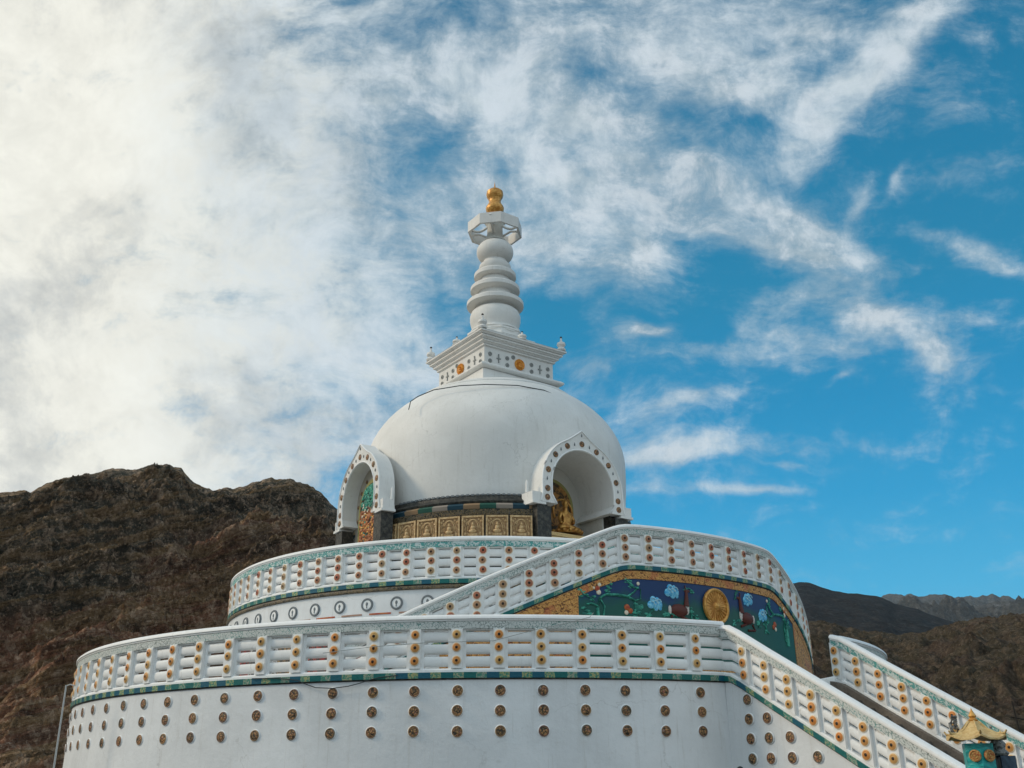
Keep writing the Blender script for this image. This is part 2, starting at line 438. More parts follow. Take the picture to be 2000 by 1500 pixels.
M_hill = mat('dark_rock', (.05, .04, .03), .95, fn=f_rock([(.094, .086, .064), (.30, .145, .085), (.28, .18, .09), (.52, .37, .26), (.022, .018, .014)], 1.5), spec=.1)
M_hill2 = mat('brown_slope', (.05, .04, .03), .95, fn=f_rock([(.066, .054, .036), (.084, .058, .042), (.072, .058, .036), (.18, .135, .095), (.016, .013, .010)], 2.0, False), spec=.1)
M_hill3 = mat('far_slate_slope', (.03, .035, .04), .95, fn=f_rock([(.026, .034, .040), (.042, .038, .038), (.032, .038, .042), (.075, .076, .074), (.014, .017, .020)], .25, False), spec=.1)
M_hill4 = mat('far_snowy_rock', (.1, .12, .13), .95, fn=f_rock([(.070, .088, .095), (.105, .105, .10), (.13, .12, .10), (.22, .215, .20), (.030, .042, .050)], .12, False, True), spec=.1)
M_ground = mat('dusty_ground', (.16, .13, .1), .95, fn=f_rock([(.13, .11, .085), (.17, .14, .11), (.15, .125, .10), (.2, .17, .13), (.08, .065, .05)], 3, False), spec=.1)


# ------------------------------------------------------------------ mesh helpers
class MB:
    def __init__(s): s.v = []; s.f = []; s.uv = []; s.mi = []

    def add(s, verts, faces, uvs=None, mi=0):
        o = len(s.v); s.v += [tuple(p) for p in verts]
        for k, f in enumerate(faces):
            s.f.append([o + i for i in f]); s.uv.append(uvs[k] if uvs else [(0, 0)] * len(f)); s.mi.append(mi)
        return s

    def box(s, c, h, rz=0, mi=0, M=None):
        """c centre, h half sizes, rz rotation"""
        vs = []
        for x in (-1, 1):
            for y in (-1, 1):
                for z in (-1, 1):
                    px, py, pz = x * h[0], y * h[1], z * h[2]
                    vs.append((c[0] + px * cos(rz) - py * sin(rz), c[1] + px * sin(rz) + py * cos(rz), c[2] + pz))
        return s.add(vs, [(0, 1, 3, 2), (4, 6, 7, 5), (0, 4, 5, 1), (2, 3, 7, 6), (0, 2, 6, 4), (1, 5, 7, 3)], mi=mi)

    def lathe(s, prof, seg=48, c=(0, 0, 0), mi=0, rot=0, axis='z'):
        vs = []; n = len(prof)
        for k in range(seg):
            a = rot + 2 * pi * k / seg
            for r, z in prof:
                if axis == 'z': vs.append((c[0] + r * cos(a), c[1] + r * sin(a), c[2] + z))
                else: vs.append((c[0] + r * cos(a), c[1] - z, c[2] + r * sin(a)))
        fs = []
        for k in range(seg):
            k2 = (k + 1) % seg
            for j in range(n - 1): fs.append((k * n + j, k2 * n + j, k2 * n + j + 1, k * n + j + 1))
        if prof[0][0] > 1e-6: fs.append([k * n for k in range(seg)][::-1])
        if prof[-1][0] > 1e-6: fs.append([k * n + n - 1 for k in range(seg)])
        return s.add(vs, fs, mi=mi)

    def tube(s, pts, r, seg=8, mi=0):
        pts = [Vector(p) for p in pts]; rr = r if isinstance(r, (list, tuple)) else [r] * len(pts); vs = []
        for i, p in enumerate(pts):
            t = (pts[min(i + 1, len(pts) - 1)] - pts[max(i - 1, 0)]).normalized()
            a = t.cross(Vector((0, 0, 1))) if abs(t.z) < .95 else t.cross(Vector((1, 0, 0)))
            a.normalize(); b = t.cross(a)
            for k in range(seg):
                q = 2 * pi * k / seg; vs.append(p + (a * cos(q) + b * sin(q)) * rr[i])
        fs = [(i * seg + k, i * seg + (k + 1) % seg, (i + 1) * seg + (k + 1) % seg, (i + 1) * seg + k) for i in range(len(pts) - 1) for k in range(seg)]
        fs += [list(range(seg))[::-1], [(len(pts) - 1) * seg + k for k in range(seg)]]
        return s.add(vs, fs, mi=mi)

    def ball(s, c, r, seg=12, mi=0, sc=(1, 1, 1), rz=0):
        vs = []; fs = []; rings = seg // 2
        for i in range(rings + 1):
            th = pi * i / rings
            for k in range(seg):
                ph = 2 * pi * k / seg
                x, y, z = r * sc[0] * sin(th) * cos(ph), r * sc[1] * sin(th) * sin(ph), r * sc[2] * cos(th)
                vs.append((c[0] + x * cos(rz) - y * sin(rz), c[1] + x * sin(rz) + y * cos(rz), c[2] + z))
        for i in range(rings):
            for k in range(seg): fs.append((i * seg + k, (i + 1) * seg + k, (i + 1) * seg + (k + 1) % seg, i * seg + (k + 1) % seg))
        return s.add(vs, fs, mi=mi)

    def sweep(s, path, prof, closed=False, mi=0):
        """path: [(x, y, z, phi)], outward normal (sin phi, -cos phi). prof: closed loop [(out, up)]"""
        n = len(prof); vs = []; us = []; L = 0; pv = None
        for x, y, z, ph in path:
            if pv: L += hypot(x - pv[0], y - pv[1])
            pv = (x, y); us.append(L)
            for o, h in prof: vs.append((x + sin(ph) * o, y - cos(ph) * o, z + h))
        vv = [0]
        for j in range(n): vv.append(vv[-1] + hypot(prof[(j + 1) % n][0] - prof[j][0], prof[(j + 1) % n][1] - prof[j][1]))
        fs = []; uvs = []
        m_ = len(path)
        for i in range(m_ if closed else m_ - 1):
            i2 = (i + 1) % m_; u2 = us[i2] if i2 else us[-1] + (us[1] - us[0])
            for j in range(n):
                j2 = (j + 1) % n
                fs.append((i * n + j, i2 * n + j, i2 * n + j2, i * n + j2))
                uvs.append([(us[i], vv[j]), (u2, vv[j]), (u2, vv[j + 1]), (us[i], vv[j + 1])])
        if not closed:
            fs += [list(range(n)), [(m_ - 1) * n + j for j in range(n)][::-1]]
            uvs += [[(0, 0)] * n] * 2
        return s.add(vs, fs, uvs, mi)

    def mesh(s, name, mats, smooth=None, offset=(0, 0, 0)):
        me = bpy.data.meshes.new(name)
        me.from_pydata([(a - offset[0], b - offset[1], c - offset[2]) for a, b, c in s.v], [], s.f)
        uvl = me.uv_layers.new(name='UVMap')
        flat = [c for f in s.uv for p in f for c in p]
        uvl.data.foreach_set('uv', flat)
        for m_ in (mats if isinstance(mats, (list, tuple)) else [mats]): me.materials.append(m_)
        me.polygons.foreach_set('material_index', s.mi)
        bm = bmesh.new(); bm.from_mesh(me); bmesh.ops.recalc_face_normals(bm, faces=bm.faces); bm.to_mesh(me); bm.free()
        if smooth is not None:
            me.shade_smooth()
            me.set_sharp_from_angle(angle=radians(smooth))
        me.update()
        return me


def link(name, me, parent=None, loc=(0, 0, 0), rz=0, **props):
    o = bpy.data.objects.new(name, me); COL.objects.link(o)
    if parent is not None: o.parent = parent
    o.location = loc; o.rotation_euler = (0, 0, rz)
    for k, v in props.items(): o[k] = v
    return o


def part(name, mb, mats, parent=None, smooth=40, **props):
    """mesh given in world coordinates; parent roots are never rotated"""
    off = Vector((0, 0, 0)); p = parent
    while p is not None: off += p.location; p = p.parent
    return link(name, mb.mesh(name, mats, smooth, off), parent, **props)


def thing(name, label, cat, loc=(0, 0, 0), group=None):
    o = bpy.data.objects.new(name, None); COL.objects.link(o); o.location = loc; o.empty_display_size = .3
    o['label'] = label; o['category'] = cat
    if group: o['group'] = group
    return o


def tag(o, label, cat, group=None):
    o['label'] = label; o['category'] = cat
    if group: o['group'] = group
    return o


def pol(r, ph, z, c=(0, 0)):
    return (c[0] + r * sin(ph), c[1] - r * cos(ph), z)


def arc(R, a0, a1, z, step=1.5, zf=None, c=(0, 0)):
    n = max(2, int(abs(a1 - a0) / step) + 1)
    out = []
    for i in range(n + 1):
        a = a0 + (a1 - a0) * i / n
        out.append((c[0] + R * sin(radians(a)), c[1] - R * cos(radians(a)), zf(a) if zf else z, radians(a)))
    return out


# ------------------------------------------------------------------ balustrade system
def rosette_mesh(name, m_mid, r=.078):
    b = MB()
    b.lathe([(r * 1.22, -.012), (r * 1.22, .006), (r * 1.0, .014)], 20, mi=0, axis='y')
    b.lathe([(r, .0), (r, .016), (r * .72, .026), (r * .62, .020)], 20, mi=1, axis='y')
    b.lathe([(r * .62, .012), (r * .6, .028), (r * .38, .034), (r * .36, .02)], 20, mi=1, axis='y')
    b.lathe([(r * .36, .0), (r * .34, .026), (.001, .036)], 14, mi=2, axis='y')
    return b.mesh(name, [M_cream, m_mid, M_dark], 35)


ROSE = rosette_mesh('rosette', M_rose); ROSED = rosette_mesh('rosette_dim', M_rose_dim)
# heights measured from the lower edge of the painted trim, for a 1.16 m balustrade
CAPP = [(-.24, .94), (-.24, 1.10), (-.19, 1.145), (-.08, 1.16), (.02, 1.15), (.065, 1.115), (.07, 1.07), (.045, 1.06), (.045, 1.035), (.02, 1.03), (.02, .94)]


def sc(prof, k): return [(o, h * k) for o, h in prof]


def balustrade(root, path, k, posts, rose, closed=False, band=None, trim=True, sgn=1, post_w=.105, cap_in=0):
    """posts: list of (x, y, z, phi, slope). sgn=-1 puts the decorated face on the inner side"""
    f = lambda pr: [(o * sgn, h * k) for o, h in pr]
    part('cap', MB().sweep(path, f([(max(o, -.24 + cap_in) if o < -.2 else (max(o, -.19 + cap_in) if o < -.1 else o), h) for o, h in CAPP]), closed), M_white, root, 50)
    part('carved_band', MB().sweep(path, f([(-.16, .89), (.026, .89), (.032, .93), (.032, 1.028), (-.16, 1.028)]), closed), band or M_band, root, 30)
    part('under_band', MB().sweep(path, f([(-.15, .865), (-.01, .865), (-.01, .889), (-.15, .889)]), closed), M_white, root, 30)
    for hz in (.755, .53, .305):
        pr = [(-.095 + .072 * math.copysign(abs(cos(2 * pi * i / 16)) ** .6, cos(2 * pi * i / 16)), hz + .094 * math.copysign(abs(sin(2 * pi * i / 16)) ** .72, sin(2 * pi * i / 16))) for i in range(16)]
        part('bar', MB().sweep(path, f(pr), closed), M_white, root, 60)
    part('plinth', MB().sweep(path, f([(-.20, .105), (.03, .105), (.03, .145), (.01, .175), (-.20, .175)]), closed), M_white, root, 30)
    if trim:
        part('painted_trim', MB().sweep(path, f([(-.20, .0), (.055, .0), (.06, .104), (-.20, .104)]), closed), M_trim, root, 30)
        part('drip_edge', MB().sweep(path, f([(-.20, -.025), (.03, -.025), (.035, -.002), (-.20, -.002)]), closed), M_black, root, 30)
    cache = {}
    for (x, y, z, ph, sl) in posts:
        key = round(sl, 3)
        if key not in cache:
            b = MB(); w = post_w; vs = []
            for xx in (-w, w):
                for yy in (-.035, .15):
                    for zz in (.175 * k, .889 * k): vs.append((xx, yy * (1 if sgn > 0 else -1), zz + sl * xx))
            b.add(vs, [(0, 1, 3, 2), (4, 6, 7, 5), (0, 4, 5, 1), (2, 3, 7, 6), (0, 2, 6, 4), (1, 5, 7, 3)])
            vs = []   # recessed web that closes the slots beside the upright
            for xx in (-w - .06, w + .06):
                for yy in (.035, .14):
                    for zz in (.176 * k, .888 * k): vs.append((xx, yy * (1 if sgn > 0 else -1), zz + sl * xx))
            b.add(vs, [(0, 1, 3, 2), (4, 6, 7, 5), (0, 4, 5, 1), (2, 3, 7, 6), (0, 2, 6, 4), (1, 5, 7, 3)])
            me = b.mesh('post', M_white, 30)
            cache[key] = me
        P = link('post', cache[key], root, (x - root.location.x, y - root.location.y, z - root.location.z), ph)
        P.rotation_euler = (random.uniform(-.006, .006), 0, ph + random.uniform(-.012, .012))
        for hz in (.785, .555, .315):
            kk = 1.0
            r_ = link('rosette', rose, P, (random.uniform(-.007, .007), -.036 * sgn, hz * k + random.uniform(-.006, .006)), 0 if sgn > 0 else pi)
            q_ = random.uniform(.94, 1.05); r_.scale = (q_, 1, q_)


AX = radians(34)                       # axis of the main stair
NN = Vector((sin(AX), -cos(AX), 0)); TT = Vector((cos(AX), sin(AX), 0))

# ------------------------------------------------------------------ lower terrace
R1 = 10.95
lower = thing('lower_terrace', 'broad white round lower terrace wall studded with three rows of painted discs', 'terrace', (0, 0, 0))
b = MB(); b.lathe([(R1 + .06, -1), (R1, 3.474), (R1 - .3, 3.476), (7.2, 3.478)], 240)
part('wall', b, M_wall, lower, 30)


def medal_mesh():
    b = MB()
    b.lathe([(.112, -.01), (.110, .008), (.100, .016)], 28, mi=1, axis='y')
    b.lathe([(.100, .0), (.099, .022), (.086, .028), (.082, .018), (.05, .024), (.001, .03)], 28, mi=0, axis='y')
    return b.mesh('medallion', [M_medal, M_white], 35)


MED = medal_mesh()
for row, zz in enumerate((3.277, 2.925, 2.574)):
    for i in range(-19, 6):
        a = radians(1.376 + 4.1116 * i)
        a += random.uniform(-.0007, .0007); o_ = link('medallion', MED, lower, pol(R1 + .012, a, zz + random.uniform(-.007, .007)), a); o_.rotation_euler = (0, random.uniform(0, 6), a) if False else (0, 0, a)

lb = thing('balustrade', 'white balustrade with orange rosettes running round the lower terrace edge', 'balustrade', (0, 0, 3.5))
ph1 = 25.1; ph2 = 42.9
path = arc(R1 - .01, ph2 + 2.6, 360 + ph1 + .35, 3.5, 1.5)
ps = []
for i in range(-20, 6):
    a = radians(1.26 + 4.1 * i); ps.append((R1 * sin(a), -R1 * cos(a), 3.5, a, 0))
balustrade(lb, path, 1.0, ps, ROSE)

# ------------------------------------------------------------------ upper terrace
R2 = 7.33
up = thing('upper_terrace', 'white round upper terrace wall with a row of grey ring emblems', 'terrace', (0, 0, 0))
b = MB(); b.lathe([(R2 + .03, 3.3), (R2 + .02, 5.83), (R2 - .2, 5.90), (2.0, 5.91)], 200)
part('wall', b, M_wall, up, 30)
part('rope_moulding', MB().sweep(arc(R2 + .02, 0, 358.5, 5.80, 1.5), [(0, 0), (.05, .01), (.06, .05), (.04, .085), (0, .09)], True), M_frieze, up, 50)


def ring_medal():
    b = MB()
    b.lathe([(.15, -.01), (.15, .014), (.135, .03), (.115, .03), (.105, .012)], 30, mi=0, axis='y')
    b.lathe([(.105, .0), (.104, .012), (.07, .016), (.001, .018)], 24, mi=1, axis='y')
    # small emblem: a jewel on a stem
    b.ball((0, -.018, .015), .036, 10, 0, (.9, .35, 1.25)); b.box((0, -.018, -.05), (.011, .008, .03), mi=0)
    return b.mesh('ring_emblem', [M_greyring, M_white], 35)


RM = ring_medal()
for i in range(-13, 5):
    a = radians(-10.35 + 5.707 * i)
    link('ring_emblem', RM, up, pol(R2 + .03, a, 5.52), a)
# painted strips and panels below the emblems
for i in range(-11, 3):
    a0 = -10.35 + 5.707 * i + .5
    part('painted_strip', MB().sweep(arc(R2 + .03, a0, a0 + 4.2, 5.285, 1.0), [(-.03, 0), (.006, 0), (.006, .035), (-.03, .035)]), M_lilac if i % 2 else M_red, up, 30)
part('painted_panels', MB().sweep(arc(R2 + .03, -80, 20, 3.6, 1.0), [(-.03, 0), (.008, 0), (.008, 1.45), (-.03, 1.45)]), M_panels, up, 30)

ub = thing('balustrade', 'white balustrade with rosettes ringing the upper terrace below the dome', 'balustrade', (0, 0, 5.92))
ps = [(R2 * sin(radians(4.02 + 4.624 * i)), -R2 * cos(radians(4.02 + 4.624 * i)), 5.92, radians(4.02 + 4.624 * i), 0) for i in range(-19, 12)]
balustrade(ub, arc(R2 - .01, 0, 358.5, 5.92, 1.5), .94, ps, ROSED, closed=True, band=M_band_teal, post_w=.095)

# ------------------------------------------------------------------ curved double stair with the mural
RS = 9.1
A0, A1 = 18.9, 49.4
K2 = .87
ZT = 5.965


def zstair(a):
    # soft corners where the ramps meet the landing
    s = .0665 * 1.0
    w = 1.2
    def hinge(d): return (d + sqrt(d * d + w * w)) / 2
    return ZT - s * (hinge(A0 - a) + hinge(a - A1) ) + s * w * .25


cs = thing('curved_stair', 'curved double stair wall with blue deer and wheel mural', 'stair', (0, 0, 0))
SA, SE = -19.0, 87.0
pth = arc(RS - .02, SA, SE, 0, 1.0, zstair)
b = MB(); vs = []; fs = []; uvs = []
for i, (x, y, z, ph) in enumerate(pth):
    for rr, zz in ((RS - .02, 3.3), (RS - .02, z - .02), (RS - .3, z - .02), (RS - .3, z + .05), (R2 + .02, z + .05), (R2 + .02, 3.3)):
        vs.append(pol(rr, ph, zz))
n = 6
for i in range(len(pth) - 1):
    for j in range(n):
        fs.append((i * n + j, (i + 1) * n + j, (i + 1) * n + (j + 1) % n, i * n + (j + 1) % n))
fs += [list(range(n)), [(len(pth) - 1) * n + j for j in range(n)]]
b.add(vs, fs); part('wall', b, M_wall, cs, 30)


def band_on(a0, a1, top, bot, R, th, step=.8):
    """curved slab on the stair wall between two height functions"""
    b = MB(); vs = []; fs = []; uvs = []
    nn = int((a1 - a0) / step) + 1
    for i in range(nn + 1):
        a = a0 + (a1 - a0) * i / nn; r = radians(a)
        t, q = top(a), bot(a)
        for rr, zz in ((R, q), (R + th, q), (R + th, t), (R, t)): vs.append(pol(rr, r, zz))
    for i in range(nn):
        ua, ub_ = R * radians(a0 + (a1 - a0) * i / nn), R * radians(a0 + (a1 - a0) * (i + 1) / nn)
        for j in range(4):
            fs.append((i * 4 + j, (i + 1) * 4 + j, (i + 1) * 4 + (j + 1) % 4, i * 4 + (j + 1) % 4))
            z1, z2 = vs[i * 4 + j][2], vs[i * 4 + (j + 1) % 4][2]
            z3, z4 = vs[(i + 1) * 4 + j][2], vs[(i + 1) * 4 + (j + 1) % 4][2]
            uvs.append([(ua, z1), (ub_, z3), (ub_, z4), (ua, z2)])
    fs += [(0, 1, 2, 3), tuple(nn * 4 + j for j in range(4))]; uvs += [[(0, 0)] * 4] * 2
    return b.add(vs, fs, uvs)


RW = RS - .02
zt = lambda a: zstair(a) - .03
part('gold_border', band_on(-6, 76, zt, lambda a: max(zstair(a) - .20, 3.7), RW, .03), M_border, cs, 40)
part('gold_scroll_field', band_on(-6, 12.3, lambda a: zstair(a) - .203, lambda a: 3.62, RW, .022), M_border, cs, 40)
part('gold_scroll_field', band_on(56.8, 76, lambda a: zstair(a) - .203, lambda a: 3.62, RW, .022), M_border, cs, 40)
part('mural', band_on(12.3, 56.8, lambda a: zstair(a) - .203, lambda a: 4.05, RW, .012), M_mural, cs, 40)
part('gold_border', band_on(12.3, 56.8, lambda a: 4.045, lambda a: 3.85, RW, .03), M_border, cs, 40)
part('painted_panels', band_on(12.3, 56.8, lambda a: 3.845, lambda a: 3.62, RW, .02), M_frieze, cs, 40)
RF = RW + .012


def flat(cx_deg, z, pts, th, mats, name, parent, mi=None):
    """prism from a 2D outline (tangential metres, height) laid on the curved mural, true thickness th"""
    vs = []; n = len(pts)
    for o in (0.002, th):
        for u, v in pts:
            a = radians(cx_deg) + u / RF; vs.append(pol(RF + o, a, z + v))
    b = MB(); fs = [list(range(n))[::-1], list(range(n, 2 * n))] + [(i, (i + 1) % n, n + (i + 1) % n, n + i) for i in range(n)]
    return b.add(vs, fs)


def mt(cx, z, path_, rad, mb=None):
    """raised line on the mural"""
    mb = mb or MB()
    mb.tube([pol(RF + .01, radians(cx) + u / RF, z + v) for u, v in path_], rad, 6)
    return mb


def mb_ball(mb, cx, z, u, v, r, sx=1, sz=1, mi=0):
    a = radians(cx) + u / RF
    mb.ball(pol(RF + .008, a, z + v), r, 10, mi, (sx, .35, sz), a)


def sprig(q, z, sc_, seed, n_=7):
    rn = random.Random(seed); b = MB(); u = v = 0; pts = [(0, 0)]
    ang = rn.uniform(.3, 2.6)
    for i in range(5):
        u += .09 * sc_ * cos(ang); v += .07 * sc_ * sin(ang); ang += rn.uniform(-.8, .8); pts.append((u, v))
    mt(q, z, pts, .014 * sc_, b)
    for i in range(n_):
        p = pts[rn.randrange(1, 6)]
        for k in range(2): mb_ball(b, q, z, p[0] + rn.uniform(-.06, .06) * sc_, p[1] + rn.uniform(-.05, .05) * sc_, rn.uniform(.02, .036) * sc_, 1.5, .7)
    return b


for i, (q, z, sc_) in enumerate([(14.5, 5.25, 1.1), (16.2, 5.45, .8), (21.2, 5.55, .9), (22.0, 4.95, 1.2), (25.0, 5.0, 1.0), (30.2, 5.55, .7), (31.2, 4.95, 1.0), (37.8, 4.95, 1.1), (38.6, 5.55, .7), (44.2, 5.0, 1.1), (48.0, 5.5, .8), (52.6, 5.3, 1.0), (54.5, 5.1, .9), (20.0, 4.85, 1.3), (28.5, 4.75, 1.2), (47.0, 4.9, 1.3)]):
    part('sprig', sprig(q, z, sc_, i), M_green, cs, 60)
# golden wheel on the stair axis
wa = radians(34.4); wz = 5.33; wp = pol(RF + .01, wa, wz)
wb = MB()
wb.lathe([(.40, 0), (.40, .05), (.365, .07), (.33, .05), (.325, .02), (.1, .02), (.09, .05), (.05, .09), (.001, .10)], 48, axis='y')
for i in range(24):
    t = 2 * pi * i / 24
    wb.tube([(.09 * cos(t), -.03, .09 * sin(t)), (.335 * cos(t), -.035, .335 * sin(t))], .011, 5)
link('wheel', wb.mesh('wheel', M_gold, 35), cs, wp, wa)
for i, (q, w_, z_) in enumerate([(23.6, 1, 5.27), (26.5, 1.05, 5.56), (41.9, -1, 5.60), (45.6, -1, 5.30)]):
    cb = MB(); rim = MB()
    for u, v, r in [(0, 0, .12), (-.10, -.03, .09), (.10, -.02, .095), (-.04, .08, .08), (.06, .07, .07), (.02, -.09, .07), (.13, -.10, .045)]:
        mb_ball(cb, q, z_, u * w_, v, r)
    for k in range(3):
        c0 = [(0, 0), (-.06, .05), (.07, .03)][k]
        mt(q, z_, [(c0[0] * w_ + (.075 - .007 * t) * cos(t * .7), c0[1] + (.075 - .007 * t) * sin(t * .7)) for t in range(9)], .011, rim)
    o = part('cloud', cb, M_sky, cs, 60)
    for i_, (x_, y_, h_) in enumerate(rim.v):
        f_ = 1.0042; rim.v[i_] = (x_ * f_, y_ * f_, h_)
    part('curl', rim, M_cloudrim, o, 60)
for side, q in ((1, 27.6), (-1, 41.3)):
    d = MB()
    mb_ball(d, q, 5.16, 0, 0, .20, 1.25, .72, 0)            # body
    mb_ball(d, q, 5.16, .22 * side, .05, .09, .7, 1.5, 1)   # white chest
    mb_ball(d, q, 5.16, -.25 * side, .0, .075, .6, 1.3, 1)  # white rump
    mt(q, 5.16, [(.20 * side, .10), (.22 * side, .3), (.23 * side, .46)], [.07, .045, .03], d)
    mb_ball(d, q, 5.16, .25 * side, .44, .05, 1.7, .75, 0)
    mt(q, 5.16, [(-.12 * side, -.06), (.1 * side, -.15), (.26 * side, -.2)], .03, d)
    mt(q, 5.16, [(-.2 * side, -.12), (-.28 * side, -.25), (0, -.27)], .028, d)
    mt(q, 5.16, [(.21 * side, .47), (.20 * side, .56)], .014, d)
    part('deer', d, [M_deer, M_deerw], cs, 60)
# stem with leaves and blossoms, left and right
for q, sg in ((18.5, 1), (50.0, -1)):
    s_ = MB()
    mt(q, 5.2, [(-.55 * sg, -.5), (-.56 * sg, -.1), (-.50 * sg, .12), (-.36 * sg, .20), (-.1 * sg, .20), (.15 * sg, .18), (.30 * sg, .28), (.42 * sg, .40)], [.05, .035, .035, .03, .035, .03, .02, .015], s_)
    mt(q, 5.2, [(.15 * sg, .18), (.32 * sg, .1), (.46 * sg, .14), (.47 * sg, .36)], [.025, .022, .018, .012], s_)
    mt(q, 5.2, [(-.55 * sg, -.05), (-.70 * sg, .0), (-.80 * sg, -.02)], .02, s_)
    mb_ball(s_, q, 5.2, .47 * sg, -.02, .055)
    mt(q, 5.2, [(-.50 * sg, .1), (-.40 * sg, -.05), (-.45 * sg, -.4)], .022, s_)
    part('branch', s_, M_green, cs, 60)
    fb = MB()
    for u, v, r, mi in [(-.55, .32, .06, 0), (-.50, .40, .05, 1), (-.63, .33, .04, 1), (-.52, .24, .055, 1), (.12, -.05, .07, 0), (.2, -.12, .06, 0), (.1, -.16, .05, 1), (.42, .47, .04, 1)]:
        mb_ball(fb, q, 5.2, u * sg, v, r, mi=mi)
    part('blossom', fb, [M_red, M_cream], cs, 60)
fb = MB()
for u, v in ((0, 0), (.08, -.06), (.02, -.12), (.14, -.12)): mb_ball(fb, 13.0, 5.1, u, v, .05, 1.4, .6)
part('leaf_spray', fb, M_green, cs, 60)

cb = thing('balustrade', 'white balustrade following the curved stair above the deer mural', 'balustrade', (0, 0, 5.9))
ps = []
al = [19.3 + 3.72 * i for i in range(9)] + [19.3 - 3.42 * i for i in range(1, 11)] + [49.06 + 3.5 * i for i in range(1, 9)]
for a in sorted(al):
    sl = (zstair(a + .3) - zstair(a - .3)) / (RS * radians(.6))
    ps.append((RS * sin(radians(a)), -RS * cos(radians(a)), zstair(a), radians(a), round(sl, 2)))
balustrade(cb, pth, K2, ps, ROSED, post_w=.095)

# ------------------------------------------------------------------ main stair and its two parapets
SL = -.59
S0 = 10.86


def spt(s, u, z): return (NN.x * s + TT.x * u, NN.y * s + TT.y * u, z)


def zpar(s):
    d = s - 10.98
    return 3.565 + SL * (d + sqrt(d * d + .012)) / 2 - .02 * max(0, min(1, d))


st = thing('main_staircase', 'straight staircase of raw concrete steps between white parapets', 'staircase', tuple(spt(17, 0, 0)))
b = MB(); vs = []; fs = []
prof = []; s_, z_ = S0 - .3, 3.55
prof.append((s_, 3.0)); prof.append((s_, z_)); s_ = S0 + .12
while z_ > .2:
    prof.append((s_, z_)); z_ -= .17; prof.append((s_, z_)); s_ += .17 / .59
prof.append((s_, z_)); prof.append((s_, -.3)); prof.append((S0 + .12, -.3)); prof.append((S0 + .12, 3.0))
n = len(prof)
for u in (-1.52, 1.52):
    for s, z in prof: vs.append(spt(s, u, z))
fs = [list(range(n)), list(range(n, 2 * n))[::-1]] + [(i, (i + 1) % n, n + (i + 1) % n, n + i) for i in range(n)]
part('steps', MB().add(vs, fs), M_conc, st, 20)
# side walls
for sgn in (-1, 1):
    u0, u1 = (1.694, 1.52) if sgn > 0 else (-1.694, -1.52)
    vs = []
    sE = 16.7
    for u in (u0, u1):
        top = 0.0 if sgn < 0 else 0.0
        lift = .105 * .93 - .004 if sgn > 0 else -.05
        for s, z in ((S0 - .03, -.5), (S0 - .03, zpar(S0) + lift), (11.1, zpar(11.1) + lift), (sE, zpar(sE) + lift), (sE, -.5)): vs.append(spt(s, u, z))
    part('side_wall', MB().add(vs, [(0, 1, 2, 3, 4), (9, 8, 7, 6, 5)] + [(i, (i + 1) % 5, 5 + (i + 1) % 5, 5 + i) for i in range(5)]), M_wall if sgn < 0 else M_conc, st, 20)
phL = AX - pi / 2   # outward normal of the left parapet is -TT
nm = 0
for ci, s in enumerate([11.38, 11.82, 12.31, 12.87, 13.4, 13.9, 14.4, 14.9]):
    ztop = zpar(s) - .21
    zrow = 3.13 if ci == 0 else None
    z = 3.12
    while z > 1.0:
        if z < zpar(s) - .13:
            P = spt(s, -1.694 - .012, z)
            link('medallion', MED, st, (P[0] - st.location.x, P[1] - st.location.y, P[2]), phL)
        z -= .35


def straight(u, ph, s0, s1, dz=0):
    out = []
    for i in range(25):
        s = s0 + (s1 - s0) * i / 24; out.append(spt(s, u, zpar(s) + dz) + (ph,))
    return out


def corner_path(u, ph, s1, phr, sg):
    """rail path: short horizontal return along the terrace edge, then down the stair"""
    return straight(u, ph, 10.84, s1)


DL = .045
lp = thing('balustrade', 'white sloping balustrade on the left side of the main stair', 'balustrade', spt(14, -1.69, 0))
ps = []
for i in range(12):
    s = 11.36 + .505 * i; x, y, z = spt(s, -1.69, zpar(s)); ps.append((x, y, z, phL, -SL * -1))
# outward normal -TT: local +x of the post points along +NN for this heading, so the post shear follows the slope
locx = Vector((cos(phL), sin(phL), 0)); k_ = 1 if locx.dot(NN) > 0 else -1
ps = [(x, y, z, ph, SL * k_) for x, y, z, ph, _ in ps]
ps = [(x, y, z - DL, ph, sl) for x, y, z, ph, sl in ps]
balustrade(lp, straight(-1.68, phL, 10.74, 16.7, -DL), .93, ps, ROSE, cap_in=.10)
rp = thing('balustrade', 'white sloping balustrade with teal scroll band beyond the stairs', 'balustrade', spt(14, 1.69, 0))
KO = 10.93
phR = AX + pi / 2
locx = Vector((cos(phR), sin(phR), 0)); k_ = 1 if locx.dot(NN) > 0 else -1
ps = []
for i in range(12):
    s = 10.93 + .505 * i; x, y, z = spt(s, 1.69, zpar(s) + .0); ps.append((x, y, z, phR, SL * k_))
balustrade(rp, straight(1.69, phR, 10.86, 16.7), .93, ps, ROSE, band=M_band_teal, sgn=-1, trim=False, cap_in=.06)

# ------------------------------------------------------------------ stupa
OX = .3
sp = thing('stupa', 'white domed Buddhist stupa with tiered spire and golden finial', 'stupa', (OX, 0, 5.9))
OC = (OX, 0)


def horseshoe(r, zc, zb, n=26, tip=0, flare=0):
    """closed outline, from left foot over the top to the right foot"""
    pts = [(-r - flare, zb), (-r, zb + .22)]
    for i in range(n + 1):
        t = pi - pi * i / n
        u, z = r * cos(t), zc + r * sin(t)
        if tip:
            w = max(0, 1 - abs(i - n / 2) / (n * .13)); z += tip * w ** 1.6
        pts.append((u, z))
    return pts + [(r, zb + .22), (r + flare, zb)]


